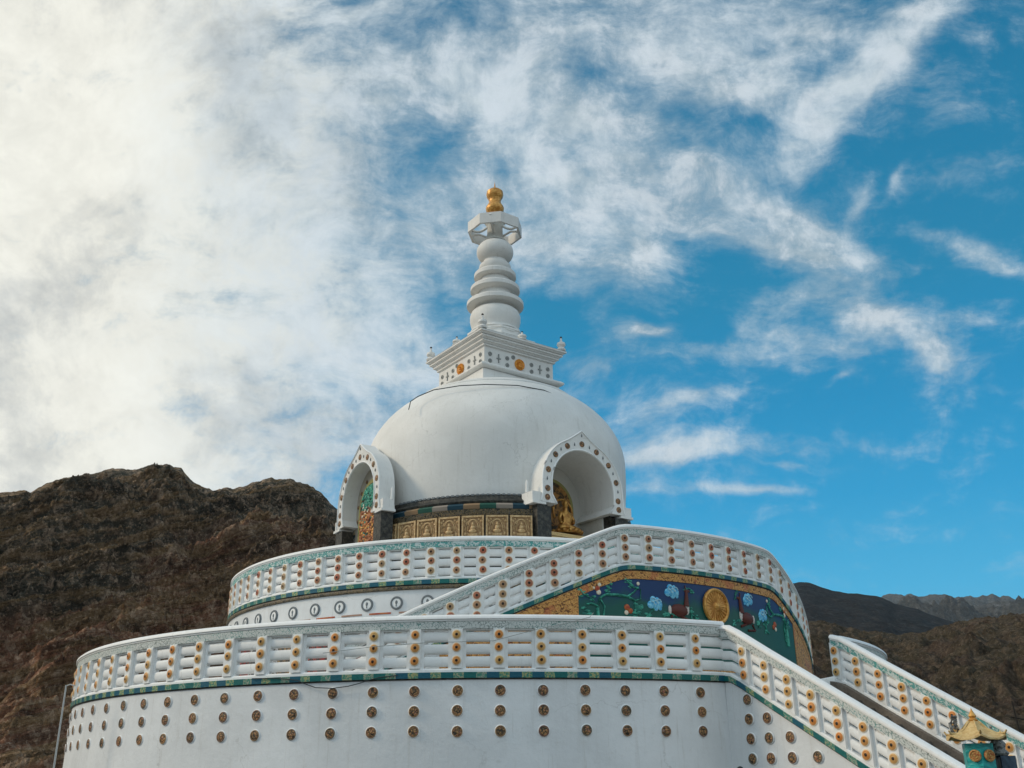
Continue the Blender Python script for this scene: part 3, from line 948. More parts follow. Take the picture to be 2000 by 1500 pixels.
def niche_pt(A, n_, u, z):
    return (OX + sin(A) * n_ + cos(A) * u, -cos(A) * n_ + sin(A) * u, z)


ARCH = [(radians(34), 4.25, 2.75), (radians(-59), 4.60, 4.15)]
RI, RO, ZC, ZB = 1.07, 1.43, 9.2, 8.64
# dome: ellipsoid cap over a nearly upright skirt; solid so that the niches can be cut
prof = [(0.001, 8.9)]
prof += [(3.93, 8.94), (3.97, 9.3), (4.01, 9.8), (4.035, 10.3)]
a_, b_, zc_ = 4.04, 2.75, 10.7
for i in range(0, 13): t = radians(i * 4.2); prof.append((a_ * cos(t), zc_ + b_ * sin(t)))
t0 = radians(50.4); prof.append((a_ * cos(t0) + .0, zc_ + b_ * sin(t0) + .03)); prof.append((a_ * cos(radians(51.4)) + .02, zc_ + b_ * sin(radians(51.4)) + .05))
for i in range(1, 10): t = radians(52 + i * 4.2); prof.append((a_ * cos(t) * 1.01, zc_ + b_ * sin(t) + .045))
prof.append((.001, zc_ + b_ + .05))
dome_me = MB().lathe(prof, 160, (OX, 0, 0)).mesh('dome_raw', M_dome, None, sp.location)
prof = [(.001, 5.95), (4.34, 5.95), (4.34, 8.25), (4.30, 8.27), (4.30, 8.42), (4.22, 8.44), (4.2, 8.62), (4.16, 8.64), (4.10, 8.82), (4.02, 8.92), (.001, 8.93)]
drum_me = MB().lathe(prof, 160, (OX, 0, 0)).mesh('drum_raw', M_black, None, sp.location)
# cutters
cut = MB()
for A, ra, nb in ARCH:
    pts = horseshoe(RI + .04, ZC, 6.0); pts = [(-RI - .04, 6.0)] + pts[2:-2] + [(RI + .04, 6.0)]
    n = len(pts); vs = [niche_pt(A, q, u, z) for q in (nb - .08, 6.0) for u, z in pts]
    cut.add(vs, [list(range(n)), list(range(n, 2 * n))[::-1]] + [(i, (i + 1) % n, n + (i + 1) % n, n + i) for i in range(n)])
cut_o = link('cutter', cut.mesh('cutter', M_white, None, sp.location), None, sp.location)


def boolean(me, name, smooth):
    o = link(name, me, None, sp.location)
    md = o.modifiers.new('cut', 'BOOLEAN'); md.operation = 'DIFFERENCE'; md.object = cut_o; md.solver = 'EXACT'
    dg = bpy.context.evaluated_depsgraph_get(); dg.update()
    new = bpy.data.meshes.new_from_object(o.evaluated_get(dg)); o.modifiers.clear(); o.data = new
    new.shade_smooth(); new.set_sharp_from_angle(angle=radians(smooth))
    o.parent = sp; o.location = (0, 0, 0)
    return o


bpy.context.view_layer.update()
dome = boolean(dome_me, 'dome', 28)
drum = boolean(drum_me, 'drum', 28)
bpy.data.objects.remove(cut_o)
dome.name = 'dome'; drum.name = 'drum'

# colour block moulding, dark frieze, bead course on the drum between the arches
segs = [(-32.0, 12.5)]
ang_free = [(-41.5, 12.8), (55, 280)]
for k, (a0, a1) in enumerate(ang_free):
    part('colour_moulding', MB().sweep(arc(4.2, a0, a1, 8.45, 1.2, c=OC), [(-.02, 0), (.10, .0), (.13, .10), (.03, .17), (-.02, .17)]), M_blocks, sp, 20)
    part('painted_frieze', MB().sweep(arc(4.3, a0, a1, 8.28, 1.2, c=OC), [(-.02, 0), (.02, .0), (.05, .15), (-.02, .15)]), M_frieze, sp, 20)
    part('dark_cornice', MB().sweep(arc(4.1, a0, a1, 8.64, 1.2, c=OC), [(-.02, 0), (.10, .0), (.12, .05), (.04, .13), (.02, .20), (-.06, .20)]), M_black, sp, 20)
    bb = MB()
    aa = a0 + 1
    while aa < min(a1, 150):
        q = radians(aa); p = pol(4.09, q, 8.885, OC); bb.box(p, (.038, .03, .024), q)
        aa += 1.95
    part('bead_course', bb, M_greyring, sp, 30)


def panel_mesh():
    b = MB(); w, h = .40, .31
    b.box((0, .01, 0), (w, .03, h), mi=1)
    for sx in (-1, 1): b.box((sx * (w - .03), -.03, 0), (.03, .03, h), mi=0)
    for sz in (-1, 1): b.box((0, -.028, sz * (h - .025)), (w - .06, .027, .025), mi=0)
    # halo, seated figure, side sprays, lotus base
    b.tube([(.19 * cos(radians(t)), -.03, -.02 + .22 * sin(radians(t))) for t in range(-20, 201, 11)], .016, 6)
    b.tube([(.27 * cos(radians(t)), -.028, -.06 + .27 * sin(radians(t))) for t in range(-5, 186, 10)], .012, 6)
    b.ball((0, -.05, .07), .048, 10); b.ball((0, -.045, -.03), .085, 10, 0, (1, .6, 1)); b.ball((0, -.05, -.11), .13, 12, 0, (1.15, .5, .42))
    b.ball((0, -.045, .12), .02, 8)
    b.box((0, -.035, -.2), (.17, .025, .035))
    for sx in (-1, 1):
        b.ball((sx * .27, -.03, -.18), .05, 8, 0, (1, .5, 1)); b.ball((sx * .30, -.03, .16), .04, 8, 0, (1, .5, 1)); b.ball((sx * .22, -.03, .21), .03, 8, 0, (1, .5, 1))
    return b.mesh('relief_panel', [M_tan, M_tan_dark], 40)


PM = panel_mesh()
for i in range(8):
    a = radians(8.1 - 8.3 * i)
    if i == 7: continue
    x, y, z = pol(4.37, a, 7.93, OC)
    link('relief_panel', PM, sp, (x - OX, y, z - 5.9), a).scale = (.735, 1, 1)
for i in range(3):
    a = radians(60 + 8.3 * i)
    x, y, z = pol(4.37, a, 7.93, OC); link('relief_panel', PM, sp, (x - OX, y, z - 5.9), a).scale = (.735, 1, 1)
part('gold_ledge', MB().sweep(arc(4.34, -41, 12.4, 7.50, 1.2, c=OC), [(-.02, 0), (.1, .0), (.1, .09), (-.02, .09)]), M_tan, sp, 20)

disc = MB(); disc.lathe([(.085, -.01), (.085, .012), (.07, .02), (.001, .024)], 20, axis='y'); DISC = disc.mesh('disc', M_medal, 35)
drop = MB(); drop.ball((0, -.008, -.01), .03, 8, 0, (.8, .4, 1.0)); drop.tube([(0, -.008, 0), (0, -.008, .06)], [.02, .004], 6); DROP = drop.mesh('drop', M_greyring, 60)
for A, ra, nb in ARCH:
    left = A < 0
    # arched surround: front band, soffit and outer shell in one solid
    inn = horseshoe(RI, ZC, ZB, 30, 0, -.16); outp = horseshoe(RO, ZC, ZB, 30, .26, .06)
    n = len(inn); vs = []
    for q in (nb, ra):
        for pts in (inn, outp):
            for u, z in pts: vs.append(niche_pt(A, q, u, z))
    fs = []
    for i in range(n - 1):
        fs.append((2 * n + i, 2 * n + i + 1, 3 * n + i + 1, 3 * n + i))      # front
        fs.append((i, i + 1, n + i + 1, n + i))                            # back
        fs.append((i, i + 1, 2 * n + i + 1, 2 * n + i))                    # soffit
        fs.append((n + i, n + i + 1, 3 * n + i + 1, 3 * n + i))            # outer
    for i in (0, n - 1): fs.append((i, n + i, 3 * n + i, 2 * n + i))
    ar = part('archway', MB().add(vs, fs), M_dome, sp, 35, label='archway facing left with a painted tree relief inside' if left else 'deep archway sheltering a golden seated statue')
    # thin raised inner lip along the edge
    def al_(pts, mats, nm, off, r=.02):
        b = MB(); b.tube([niche_pt(A, ra + off, u, z) for u, z in pts], r, 6); return part(nm, b, mats, ar, 60)
    al_(horseshoe(RI + .03, ZC, ZB + .02, 30, 0, -.14), M_white, 'inner_lip', .005, .028)
    al_(horseshoe(RO - .02, ZC, ZB + .02, 30, .26, .05), M_white, 'outer_lip', .005, .026)
    rm = (RI + RO) / 2 + .005
    def putd(me, nm, u, z, th=0):
        x, y, z = niche_pt(A, ra + .004, u, z)
        o = link(nm, me, ar, (x - OX, y, z - 5.9), A)
        return o
    for i in range(9):
        t = radians(90 + (i - 4) * 24.5); 
        if abs(i - 4) <= 4: putd(DISC, 'disc', rm * cos(t), ZC + rm * sin(t) + (.03 if i == 4 else 0))
        if i < 8:
            t2 = radians(90 + (i - 3.5) * 24.5); putd(DROP, 'drop', rm * cos(t2), ZC + rm * sin(t2))
    for sx in (-1, 1): putd(DISC, 'disc', sx * (rm + .0), ZC - .42)
    putd(DROP, 'drop', 0, ZC + RO + .10)
    # foot brackets and their little upright horns
    for sx in (-1, 1):
        b = MB(); bw = 1.62 if left else 1.74; u0, u1 = sorted((sx * 1.34, sx * bw)); vs = []
        for q in (ra - (.36 if left else .50), ra - .02):
            for u, z in ((u0, ZB - .015), (u1, ZB - .015), (u1 + (.0), ZB + .20), (u1 if sx > 0 else u1, ZB + .25), (u0, ZB + .25)): vs.append(niche_pt(A, q, u, z))
        b.add(vs, [(0, 1, 2, 3, 4), (9, 8, 7, 6, 5), (0, 5, 6, 1), (1, 6, 7, 2), (2, 7, 8, 3), (3, 8, 9, 4), (4, 9, 5, 0)])
        cx, cy, cz = niche_pt(A, ra - (.19 if left else .24), sx * (1.42 if left else 1.54), ZB - .05)
        b.box((cx, cy, cz), (.22, .21 if left else .27, .032), A)
        part('foot_bracket', b, M_dome, ar, 30)
        b = MB(); cx, cy, cz = niche_pt(A, ra - .3, sx * (bw - .03), ZB + .25)
        b.tube([(cx, cy, cz), (cx, cy, cz + .3), (cx, cy, cz + .36)], [.045, .035, .01], 8)
        part('horn', b, M_dome, ar, 50)
        b = MB(); cx, cy, cz = niche_pt(A, ra - (.20 if left else .26), sx * (1.31 if left else 1.36), (ZB - .10 + 5.9) / 2)
        b.box((cx, cy, cz), (.23, .18 if left else .24, (ZB - .10 - 5.9) / 2), A)
        part('pillar', b, M_black, ar, 30)
        b = MB(); cx, cy, cz = niche_pt(A, (nb + ra - .5) / 2, sx * (RI + .02), (ZB + 5.9) / 2)
        b.box((cx, cy, cz), (.03, (ra - .5 - nb) / 2, (ZB - 5.9) / 2 - .01), A)
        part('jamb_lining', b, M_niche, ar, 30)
    # niche back wall
    pts = horseshoe(RI + .03, ZC, 6.0, 30); pts = [(-RI - .03, 6.0)] + pts[2:-2] + [(RI + .03, 6.0)]
    n = len(pts); vs = [niche_pt(A, q, u, z) for q in (nb - .06, nb + .01) for u, z in pts]
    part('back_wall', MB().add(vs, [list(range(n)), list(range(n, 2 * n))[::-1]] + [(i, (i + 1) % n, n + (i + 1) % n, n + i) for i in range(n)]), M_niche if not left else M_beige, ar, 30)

    def arch_slab(r, zc, zb, q0, q1, mt_, nm, parent, hole=None):
        pts = [(-r, zb)] + [(r * cos(pi - pi * i / 24), zc + r * sin(pi - pi * i / 24)) for i in range(25)] + [(r, zb)]
        n = len(pts); vs = [niche_pt(A, q, u, z) for q in (q0, q1) for u, z in pts]
        return part(nm, MB().add(vs, [list(range(n)), list(range(n, 2 * n))[::-1]] + [(i, (i + 1) % n, n + (i + 1) % n, n + i) for i in range(n)]), mt_, parent, 30)

    if left:
        arch_slab(.84, 9.05, 6.9, nb, nb + .04, M_olive, 'niche_border', ar)
        pn = arch_slab(.72, 9.05, 6.9, nb + .03, nb + .055, M_dark, 'niche_painting', ar)
        rnd = random.Random(3)
        def blobs(nm, n_, zlo, zhi, mt_, r0, r1, wmax):
            b = MB()
            for i in range(n_):
                z = rnd.uniform(zlo, zhi); w = wmax(z); u = rnd.uniform(-w, w)
                c = niche_pt(A, nb + .06, u, z); b.ball(c, rnd.uniform(r0, r1), 8, 0, (1.3, .45, .7 + rnd.random() * .6), A + 0)
            part(nm, b, mt_, pn, 60)
        wf = lambda z: .68 if z < 9.05 else max(.05, sqrt(max(0, .70 ** 2 - (z - 9.05) ** 2)) - .04)
        blobs('tree_relief', 120, 9.05, 9.72, M_green, .04, .075, wf)
        blobs('cloud_relief', 26, 8.85, 9.25, M_cream, .025, .05, wf)
        blobs('figure_relief', 200, 8.0, 9.05, M_rust, .03, .07, wf)
        blobs('dark_leaf_relief', 60, 8.1, 9.3, M_green, .02, .045, wf)
        blobs('gold_figure_relief', 130, 7.9, 8.95, M_gold, .025, .055, wf)
        blobs('yellow_cloth_relief', 40, 7.5, 8.0, M_roofgold, .06, .12, wf)
        for i in range(9):
            t = radians(90 + (i - 4) * 26); x, y, z = niche_pt(A, nb + .015, .95 * cos(t), 9.05 + .95 * sin(t))
            link('disc', DISC, ar, (x - OX, y, z - 5.9), A).scale = (.7, 1, .7)
    else:
        arch_slab(.80, 9.05, 6.9, nb, nb + .05, M_olive, 'niche_border', ar)
        arch_slab(.70, 9.05, 6.9, nb + .04, nb + .065, M_paint, 'niche_painting', ar)

# harmika: square crown
hk = MB(); HZ = 5.9
A = AX


def sq(b, h0, z0, h1, z1, rnd_=0):
    vs = []
    for h, z in ((h0, z0), (h1, z1)):
        for sx, sy in ((-1, -1), (1, -1), (1, 1), (-1, 1)):
            x, y = sx * h, sy * h; vs.append((OX + x * cos(A) - y * sin(A), x * sin(A) + y * cos(A), z))
    return b.add(vs, [(0, 1, 2, 3), (7, 6, 5, 4)] + [(i, (i + 1) % 4, 4 + (i + 1) % 4, 4 + i) for i in range(4)])


hb = MB()
sq(hb, 1.50, 12.6, 1.46, 13.45)
hk_o = part('harmika', hb, M_dome, sp, 30)
b = MB()
for i in range(6):   # rounded ledge
    t = i / 5 * pi; t2 = (i + 1) / 5 * pi
    if i < 5: sq(b, 1.52 + .07 * sin(t), 13.47 + .16 * i / 5, 1.52 + .07 * sin(t2), 13.47 + .16 * (i + 1) / 5)
part('ledge', b, M_dome, hk_o, 50)
b = MB(); sq(b, 1.33, 13.6, 1.33, 14.24); part('frieze_block', b, M_dome, hk_o, 30)
b = MB()
for i, (h, z) in enumerate([(1.36, 14.22), (1.45, 14.33), (1.54, 14.44), (1.63, 14.56)]):
    sq(b, h - .05, z - .002, h - .02, z + .035); sq(b, h - .02, z + .035, h + .03, z + .052); sq(b, h + .03, z + .052, h + .03, z + .098); sq(b, h + .03, z + .098, h - .03, z + .109)
part('stepped_cornice', b, M_dome, hk_o, 20)
b = MB(); sq(b, 1.66, 14.669, 1.40, 14.80); sq(b, 1.30, 14.79, 1.05, 14.90); sq(b, 1.0, 14.89, .93, 15.10); part('cornice_roof', b, M_dome, hk_o, 20)
M_pale = mat('grey_ornament', (.27, .28, .27), .6)  # even mid grey of the harmika ring and cross ornaments
orn = MB()
orn.lathe([(.07, -.005), (.07, .015), (.045, .02), (.04, .008)], 16, axis='y'); orn.ball((0, -.012, 0), .022, 8)
ORN = orn.mesh('ring_ornament', M_pale, 40)
crs = MB(); crs.box((0, -.01, 0), (.075, .012, .016)); crs.box((0, -.009, 0), (.016, .011, .13)); crs.ball((0, -.015, .13), .024, 8); crs.ball((0, -.015, -.13), .02, 8)
CRS = crs.mesh('cross_ornament', M_pale, 40)
plq = MB(); plq.lathe([(.185, -.01), (.185, .03), (.165, .055), (.14, .04), (.12, .03), (.001, .03)], 32, axis='y')
plq.ball((0, -.05, .06), .035, 8); plq.ball((0, -.05, -.03), .07, 10, 0, (1, .6, 1)); plq.ball((0, -.045, -.08), .09, 10, 0, (1.1, .5, .5)); plq.tube([(.09 * cos(t / 6), -.035, .09 * sin(t / 6)) for t in range(0, 38, 2)], .013, 5)
PLQ = plq.mesh('orange_plaque', M_orange, 40)
for fa in (A, A - pi / 2, A + pi / 2, A + pi):
    tx, ty = cos(fa), sin(fa); nx, ny = sin(fa), -cos(fa)
    def pf(me, nm, u, z): link(nm, me, hk_o, (nx * 1.335 + tx * u, ny * 1.335 + ty * u, z - 5.9), fa)
    pf(PLQ, 'orange_plaque', 0, 13.92)
    for u in (-.47, .47, -1.12, 1.12):
        pf(ORN, 'ring_ornament', u, 14.03); pf(ORN, 'ring_ornament', u, 13.80)
    for u in (-.80, .80): pf(CRS, 'cross_ornament', u, 13.94)
    pf(ORN, 'ring_ornament', -.24, 14.12)
fin = MB(); fin.lathe([(.13, 0), (.15, .05), (.09, .12), (.145, .20), (.13, .28), (.04, .33), (.026, .46), (.001, .47)], 14); 
fin.ball((0, 0, .48), .04, 8, 1)
FIN = fin.mesh('corner_finial', [M_dome, M_dark], 40)
for sx, sy in ((-1, -1), (1, -1), (1, 1), (-1, 1)):
    for h in (1.54,):
        x, y = sx * h, sy * h; link('corner_finial', FIN, hk_o, (x * cos(A) - y * sin(A), x * sin(A) + y * cos(A), 14.70 - 5.9))
for sx, sy in ((0, -1), (-1, 0)):
    x, y = sx * 1.5, sy * 1.5; o = link('corner_finial', FIN, hk_o, (x * cos(A) - y * sin(A), x * sin(A) + y * cos(A), 14.70 - 5.9)); o.scale = (1, 1, .62)

# spire
part('stepped_base', MB().lathe([(1.02, 14.88), (1.0, 15.02), (.93, 15.03), (.93, 15.12), (.98, 15.14), (.98, 15.21), (.90, 15.24), (.90, 15.34), (.94, 15.36), (.94, 15.42), (.80, 15.46)], 8, (OX, 0, 0), rot=AX + pi / 8), M_dome, sp, 20)
spire = part('spire_bell', MB().lathe([(.95, 14.85), (.88, 15.05), (.84, 15.2), (.80, 15.21), (.80, 15.30), (.86, 15.31), (.86, 15.37), (.78, 15.40), (.78, 15.46), (.83, 15.48), (.82, 15.53), (.74, 15.56), (.74, 15.62), (.80, 15.74), (.84, 15.92), (.84, 16.08), (.79, 16.22), (.70, 16.30), (.60, 16.35), (.60, 16.45)], 64, (OX, 0, 0)), M_dome, sp, 35)

def disc_tier(r, z):
    return part('spire_disc', MB().lathe([(r * .66, z - .04), (r * .70, z + .0), (r * .96, z + .02), (r, z + .045), (r, z + .17), (r * .97, z + .20), (r * .80, z + .24), (r * .70, z + .30), (.3, z + .31)], 64, (OX, 0, 0)), M_dome, sp, 35)


disc_tier(.95, 16.42); disc_tier(.83, 16.98); disc_tier(.71, 17.50)
part('spire_neck', MB().lathe([(.60, 16.6), (.56, 17.0), (.50, 17.5), (.50, 17.80), (.53, 17.86), (.55, 17.92), (.53, 18.02), (.44, 18.06), (.40, 18.15), (.40, 18.22)], 48, (OX, 0, 0)), M_dome, sp, 35)
b = MB(); prof = [(.34, 18.13)]
for i in range(1, 16):
    t = -pi / 2 + pi * (i + 1) / 17; prof.append((.63 * cos(t) ** .8, 18.55 + .43 * sin(t)))
prof.append((.26, 18.97))
part('spire_ball', b.lathe(prof, 48, (OX, 0, 0)), M_dome, sp, 35)
part('spire_shaft', MB().lathe([(.40, 18.93), (.38, 19.0), (.30, 19.05), (.27, 19.3), (.26, 19.55), (.32, 19.68), (.36, 19.72), (.36, 19.86), (.30, 19.92), (.20, 19.94)], 32, (OX, 0, 0)), M_niche, sp, 35)
# open octagonal crown ring with spokes
b = MB(); h0, h1 = 19.25, 19.64
ro, ri = .95, .87
for k in range(8):
    a0 = A + pi / 8 + k * pi / 4; a1 = a0 + pi / 4
    vs = []
    for a in (a0, a1):
        for r in (ri, ro):
            for z in (h0, h1): vs.append((OX + r * cos(a), r * sin(a), z))
    b.add(vs, [(0, 1, 5, 4), (2, 6, 7, 3), (1, 3, 7, 5), (0, 4, 6, 2)])
cr = part('crown_ring', b, M_dome, sp, 20)
b = MB()
for k in range(4):
    a = A + pi / 4 + k * pi / 2
    pts = []
    for i in range(9):
        t = i / 8; r = .22 + .66 * t; pts.append((OX + r * cos(a), r * sin(a), h1 - .02 - .30 * sin(t * pi) * .55 - .04 * t))
    b.tube(pts, .045, 8)
    b.tube([(OX + .22 * cos(a), .22 * sin(a), h0 - .1), (OX + .55 * cos(a), .55 * sin(a), h0 + .08), (OX + .88 * cos(a), .88 * sin(a), h0 + .05)], .04, 8)
part('crown_spokes', b, M_dome, sp, 50)
part('finial', MB().lathe([(.27, 19.90), (.24, 19.96), (.26, 20.02), (.22, 20.07), (.26, 20.14), (.31, 20.22), (.32, 20.32), (.27, 20.42), (.22, 20.50), (.21, 20.62), (.24, 20.70), (.28, 20.76), (.30, 20.86), (.285, 20.97), (.20, 21.05), (.10, 21.10), (.03, 21.16), (.001, 21.42)], 32, (OX, 0, 0)), M_gold, sp, 35)
part('roof_cable', MB().tube([(OX + (p[0] - OX) * 1.022, p[1] * 1.022 - .02, p[2] * 1.022 + 10.7 + .03) for p in [(-2.16, -3.16, .88), (-2.13, -2.95, 1.2), (-1.93, -2.93, 1.36), (-1.48, -3.03, 1.52), (-.74, -3.25, 1.56), (0, -3.3, 1.58), (.89, -3.15, 1.61), (1.65, -2.86, 1.58), (2.11, -2.75, 1.41), (2.56, -2.62, 1.16), (2.98, -2.39, .89), (3.2, -2.3, .6)]], .014, 6), M_cable, sp, 60)

# ------------------------------------------------------------------ statue in the right niche (continuous skinned body)
def statue():
    Ar = radians(34); base = Vector(niche_pt(Ar, 3.42, 0, 8.12))
    root = thing('buddha_statue', 'golden seated Buddha statue inside the right archway of the dome', 'statue', tuple(base))
    root.rotation_euler = (0, 0, Ar)
    # skeleton: x right, -y towards the viewer of the niche, z up
    V = [(0, 0, .12), (0, .0, .30), (0, .0, .50), (0, 0, .62), (0, -.01, .70), (0, -.02, .82), (0, -.01, .90), (0, 0, .95),
         (.17, 0, .54), (.25, -.05, .36), (.12, -.20, .24), (-.17, 0, .54), (-.25, -.05, .36), (-.30, -.20, .20),
         (.20, -.06, .10), (.36, -.16, .08), (.10, -.28, .08), (-.20, -.06, .10), (-.36, -.16, .08), (-.08, -.30, .11)]
    Rr = [.16, .13, .14, .09, .06, .095, .07, .035, .075, .055, .04, .075, .055, .04, .11, .09, .06, .11, .09, .06]
    E = [(0, 1), (1, 2), (2, 3), (3, 4), (4, 5), (5, 6), (6, 7), (2, 8), (8, 9), (9, 10), (2, 11), (11, 12), (12, 13), (0, 14), (14, 15), (15, 16), (0, 17), (17, 18), (18, 19)]
    me = bpy.data.meshes.new('body'); me.from_pydata(V, E, [])
    o = link('body', me, None)
    sk = o.modifiers.new('skin', 'SKIN'); sv = me.skin_vertices[0].data if me.skin_vertices else None
    if sv is None:
        bm = bmesh.new(); bm.from_mesh(me); bm.verts.layers.skin.verify(); bm.to_mesh(me); bm.free(); sv = me.skin_vertices[0].data
    for i, r in enumerate(Rr): sv[i].radius = (r, r)
    sv[0].use_root = True
    ss_ = o.modifiers.new('sub', 'SUBSURF'); ss_.levels = 2; ss_.render_levels = 2
    bpy.context.view_layer.update(); dg = bpy.context.evaluated_depsgraph_get()
    new = bpy.data.meshes.new_from_object(o.evaluated_get(dg)); o.modifiers.clear(); o.data = new; new.materials.clear(); new.materials.append(M_statue); new.shade_smooth()
    o.parent = root
    b = MB(); b.ball((0, -.10, .83), .018, 8, 0, (.7, 1.3, 1.1)); 
    for sx in (-1, 1): b.ball((sx * .095, 0, .82), .022, 8, 0, (.5, .8, 1.8)); b.ball((sx * .035, -.095, .845), .012, 6)
    b.tube([(-.03, -.105, .79), (0, -.11, .787), (.03, -.105, .79)], .007, 5)
    link('face_relief', b.mesh('face_relief', M_statue, 60), root)
    b = MB(); b.tube([(.33 * cos(radians(t)), .12, .62 + .36 * sin(radians(t))) for t in range(-35, 216, 8)], .035, 8)
    link('halo', b.mesh('halo', M_statue, 60), root)
    b = MB(); b.lathe([(.44, -.06), (.47, 0), (.40, .04), (.36, .05)], 24)
    for i in range(16):
        t = 2 * pi * i / 16; b.ball((.43 * cos(t), .43 * sin(t), .0), .07, 8, 0, (1, 1, .8))
    link('lotus_seat', b.mesh('lotus_seat', M_statue, 60), root)
    b = MB()
    for s_, z_ in ((.95, -.30), (.86, -.18)): b.box((0, -.1, z_), (s_, .30, .05))
    b.box((0, 0, -1.2), (.7, .25, .85))
    link('pedestal', b.mesh('pedestal', M_roofgold, 30), root)


statue()

# ------------------------------------------------------------------ small things
lamp = thing('lamp_post', 'thin pale metal lamp post with a short arm left of the terrace', 'lamp post', (-8.93, -7.72, 0))
part('pole', MB().tube([(-8.93, -7.72, 0), (-8.93, -7.72, 3.72)], [.024, .018], 10), M_metal, lamp, 60)
part('arm', MB().tube([(-8.93, -7.72, 3.70), (-8.84, -7.74, 3.73), (-8.74, -7.76, 3.70)], .013, 8), M_metal, lamp, 60)

up_ = thing('utility_pole', 'thin leaning dark wooden pole with crossbar behind the right balustrade', 'pole', (27.5, 23.3, -1))
part('shaft', MB().tube([(27.62, 23.3, -1), (27.24, 23.4, 5.4)], [.07, .04], 8), M_wood, up_, 60)
part('crossbar', MB().tube([(27.05, 23.42, 4.62), (27.8, 23.3, 4.45)], .035, 6), M_wood, up_, 60)

c1 = part('cable', MB().tube([pol(R1 + .075, radians(a), z) for a, z in [(-24, 3.60), (-21.1, 3.585), (-18.8, 3.53), (-18.1, 3.47), (-16.8, 3.385), (-15, 3.36), (-13.4, 3.39), (-12.4, 3.43), (-11.3, 3.49), (-10.3, 3.53), (-8.5, 3.56)]], .009, 6), M_cable, None, 60)
tag(c1, 'dark cable sagging in front of the white wall under the teal trim', 'cable')
c2 = part('cable', MB().tube([pol(R1 + .12, radians(a), z) for a, z in [(-16.1, 4.0), (-11.2, 4.08), (-5.8, 4.13), (.7, 4.15), (4.9, 4.36), (7.7, 4.47), (10.2, 4.60), (10.6, 4.68)]], .006, 6), M_wirepale, None, 60)
tag(c2, 'thin pale wire strung across the rosettes of the lower balustrade', 'wire')

lm = thing('spotlight', 'small round black lamp head at the foot of the stair wall', 'lamp', (3.49, -15.41, 0))
part('stand', MB().tube([(3.49, -15.41, 0), (3.49, -15.41, 1.76)], .02, 8), M_blackmetal, lm, 60)
part('lamp_head', MB().lathe([(.02, 1.74), (.055, 1.76), (.06, 1.80), (.05, 1.85), (.03, 1.875), (.001, 1.885)], 20, (3.49, -15.41, 0)), M_blackmetal, lm, 60)

# turquoise pillar with the small ochre pagoda roof
PX, PY = 3.82, -21.85
pp = thing('shrine_pillar', 'turquoise pillar with ochre pagoda roof and paired orange discs', 'pillar', (PX, PY, 0))
part('shaft', MB().lathe([(.16, 0), (.16, .1), (.125, .12), (.118, 1.62), (.125, 1.66), (.118, 1.70), (.118, 1.95)], 6, (PX, PY, 0), rot=.25), M_turq, pp, 30)
# hexagonal upswept roof
b = MB(); nseg = 36; rings = [(.035, 2.115), (.06, 2.085), (.10, 2.045), (.15, 2.008), (.205, 1.985), (.205, 1.972), (.10, 1.985), (.05, 1.99)]
vs = []
for r, z in rings:
    for k in range(nseg):
        t = 2 * pi * k / nseg + .25; w = (math.cos(6 * (t - .25)) + 1) / 2     # 1 at the six corners
        f = min(1, r / .2); rr = r * (1 + .11 * w * f); vs.append((PX + rr * cos(t), PY + rr * sin(t), z + .030 * (w ** 3) * f * (1 if r > .12 else .3)))
fs = [(i * nseg + k, i * nseg + (k + 1) % nseg, (i + 1) * nseg + (k + 1) % nseg, (i + 1) * nseg + k) for i in range(len(rings) - 1) for k in range(nseg)]
fs += [list(range(nseg)), [(len(rings) - 1) * nseg + k for k in range(nseg)]]
roof = part('roof', MB().add(vs, fs), M_roofgold, pp, 50)
b = MB()
for k in range(6):
    t = .25 + k * pi / 3
    b.tube([(PX + r * cos(t), PY + r * sin(t), z) for r, z in ((.04, 2.115), (.10, 2.055), (.16, 2.022), (.225, 2.022), (.24, 2.045))], [.008, .008, .009, .010, .006], 6)
part('ridge', b, M_roofgold, roof, 60)
part('roof_finial', MB().lathe([(.045, 2.09), (.028, 2.105), (.038, 2.125), (.022, 2.14), (.03, 2.155), (.022, 2.17), (.008, 2.195), (.001, 2.215)], 16, (PX, PY, 0)), M_gold, roof, 50)
od = MB(); od.lathe([(.045, 0), (.044, .012), (.034, .018), (.028, .010), (.001, .014)], 20, axis='y'); od.ball((0, -.012, 0), .012, 8)
od.tube([(.02 * cos(t), -.014, .02 * sin(t)) for t in [i * .5 for i in range(13)]], .005, 5)
OD = od.mesh('orange_disc', mat('orange_disc_paint', (.55, .22, .06), .5, fn=f_gold((.62, .40, .14), (.45, .13, .04), 60)), 40)
for dx in (-.055, .045):
    aa = radians(24 * 1.0) + dx * 4
    link('orange_disc', OD, pp, (.115 * sin(-radians(9.9) + dx * 9), -.115 * cos(-radians(9.9) + dx * 9), 1.86), -radians(9.9) + dx * 9)
b = MB()
for zz in (1.72, 1.70): pass
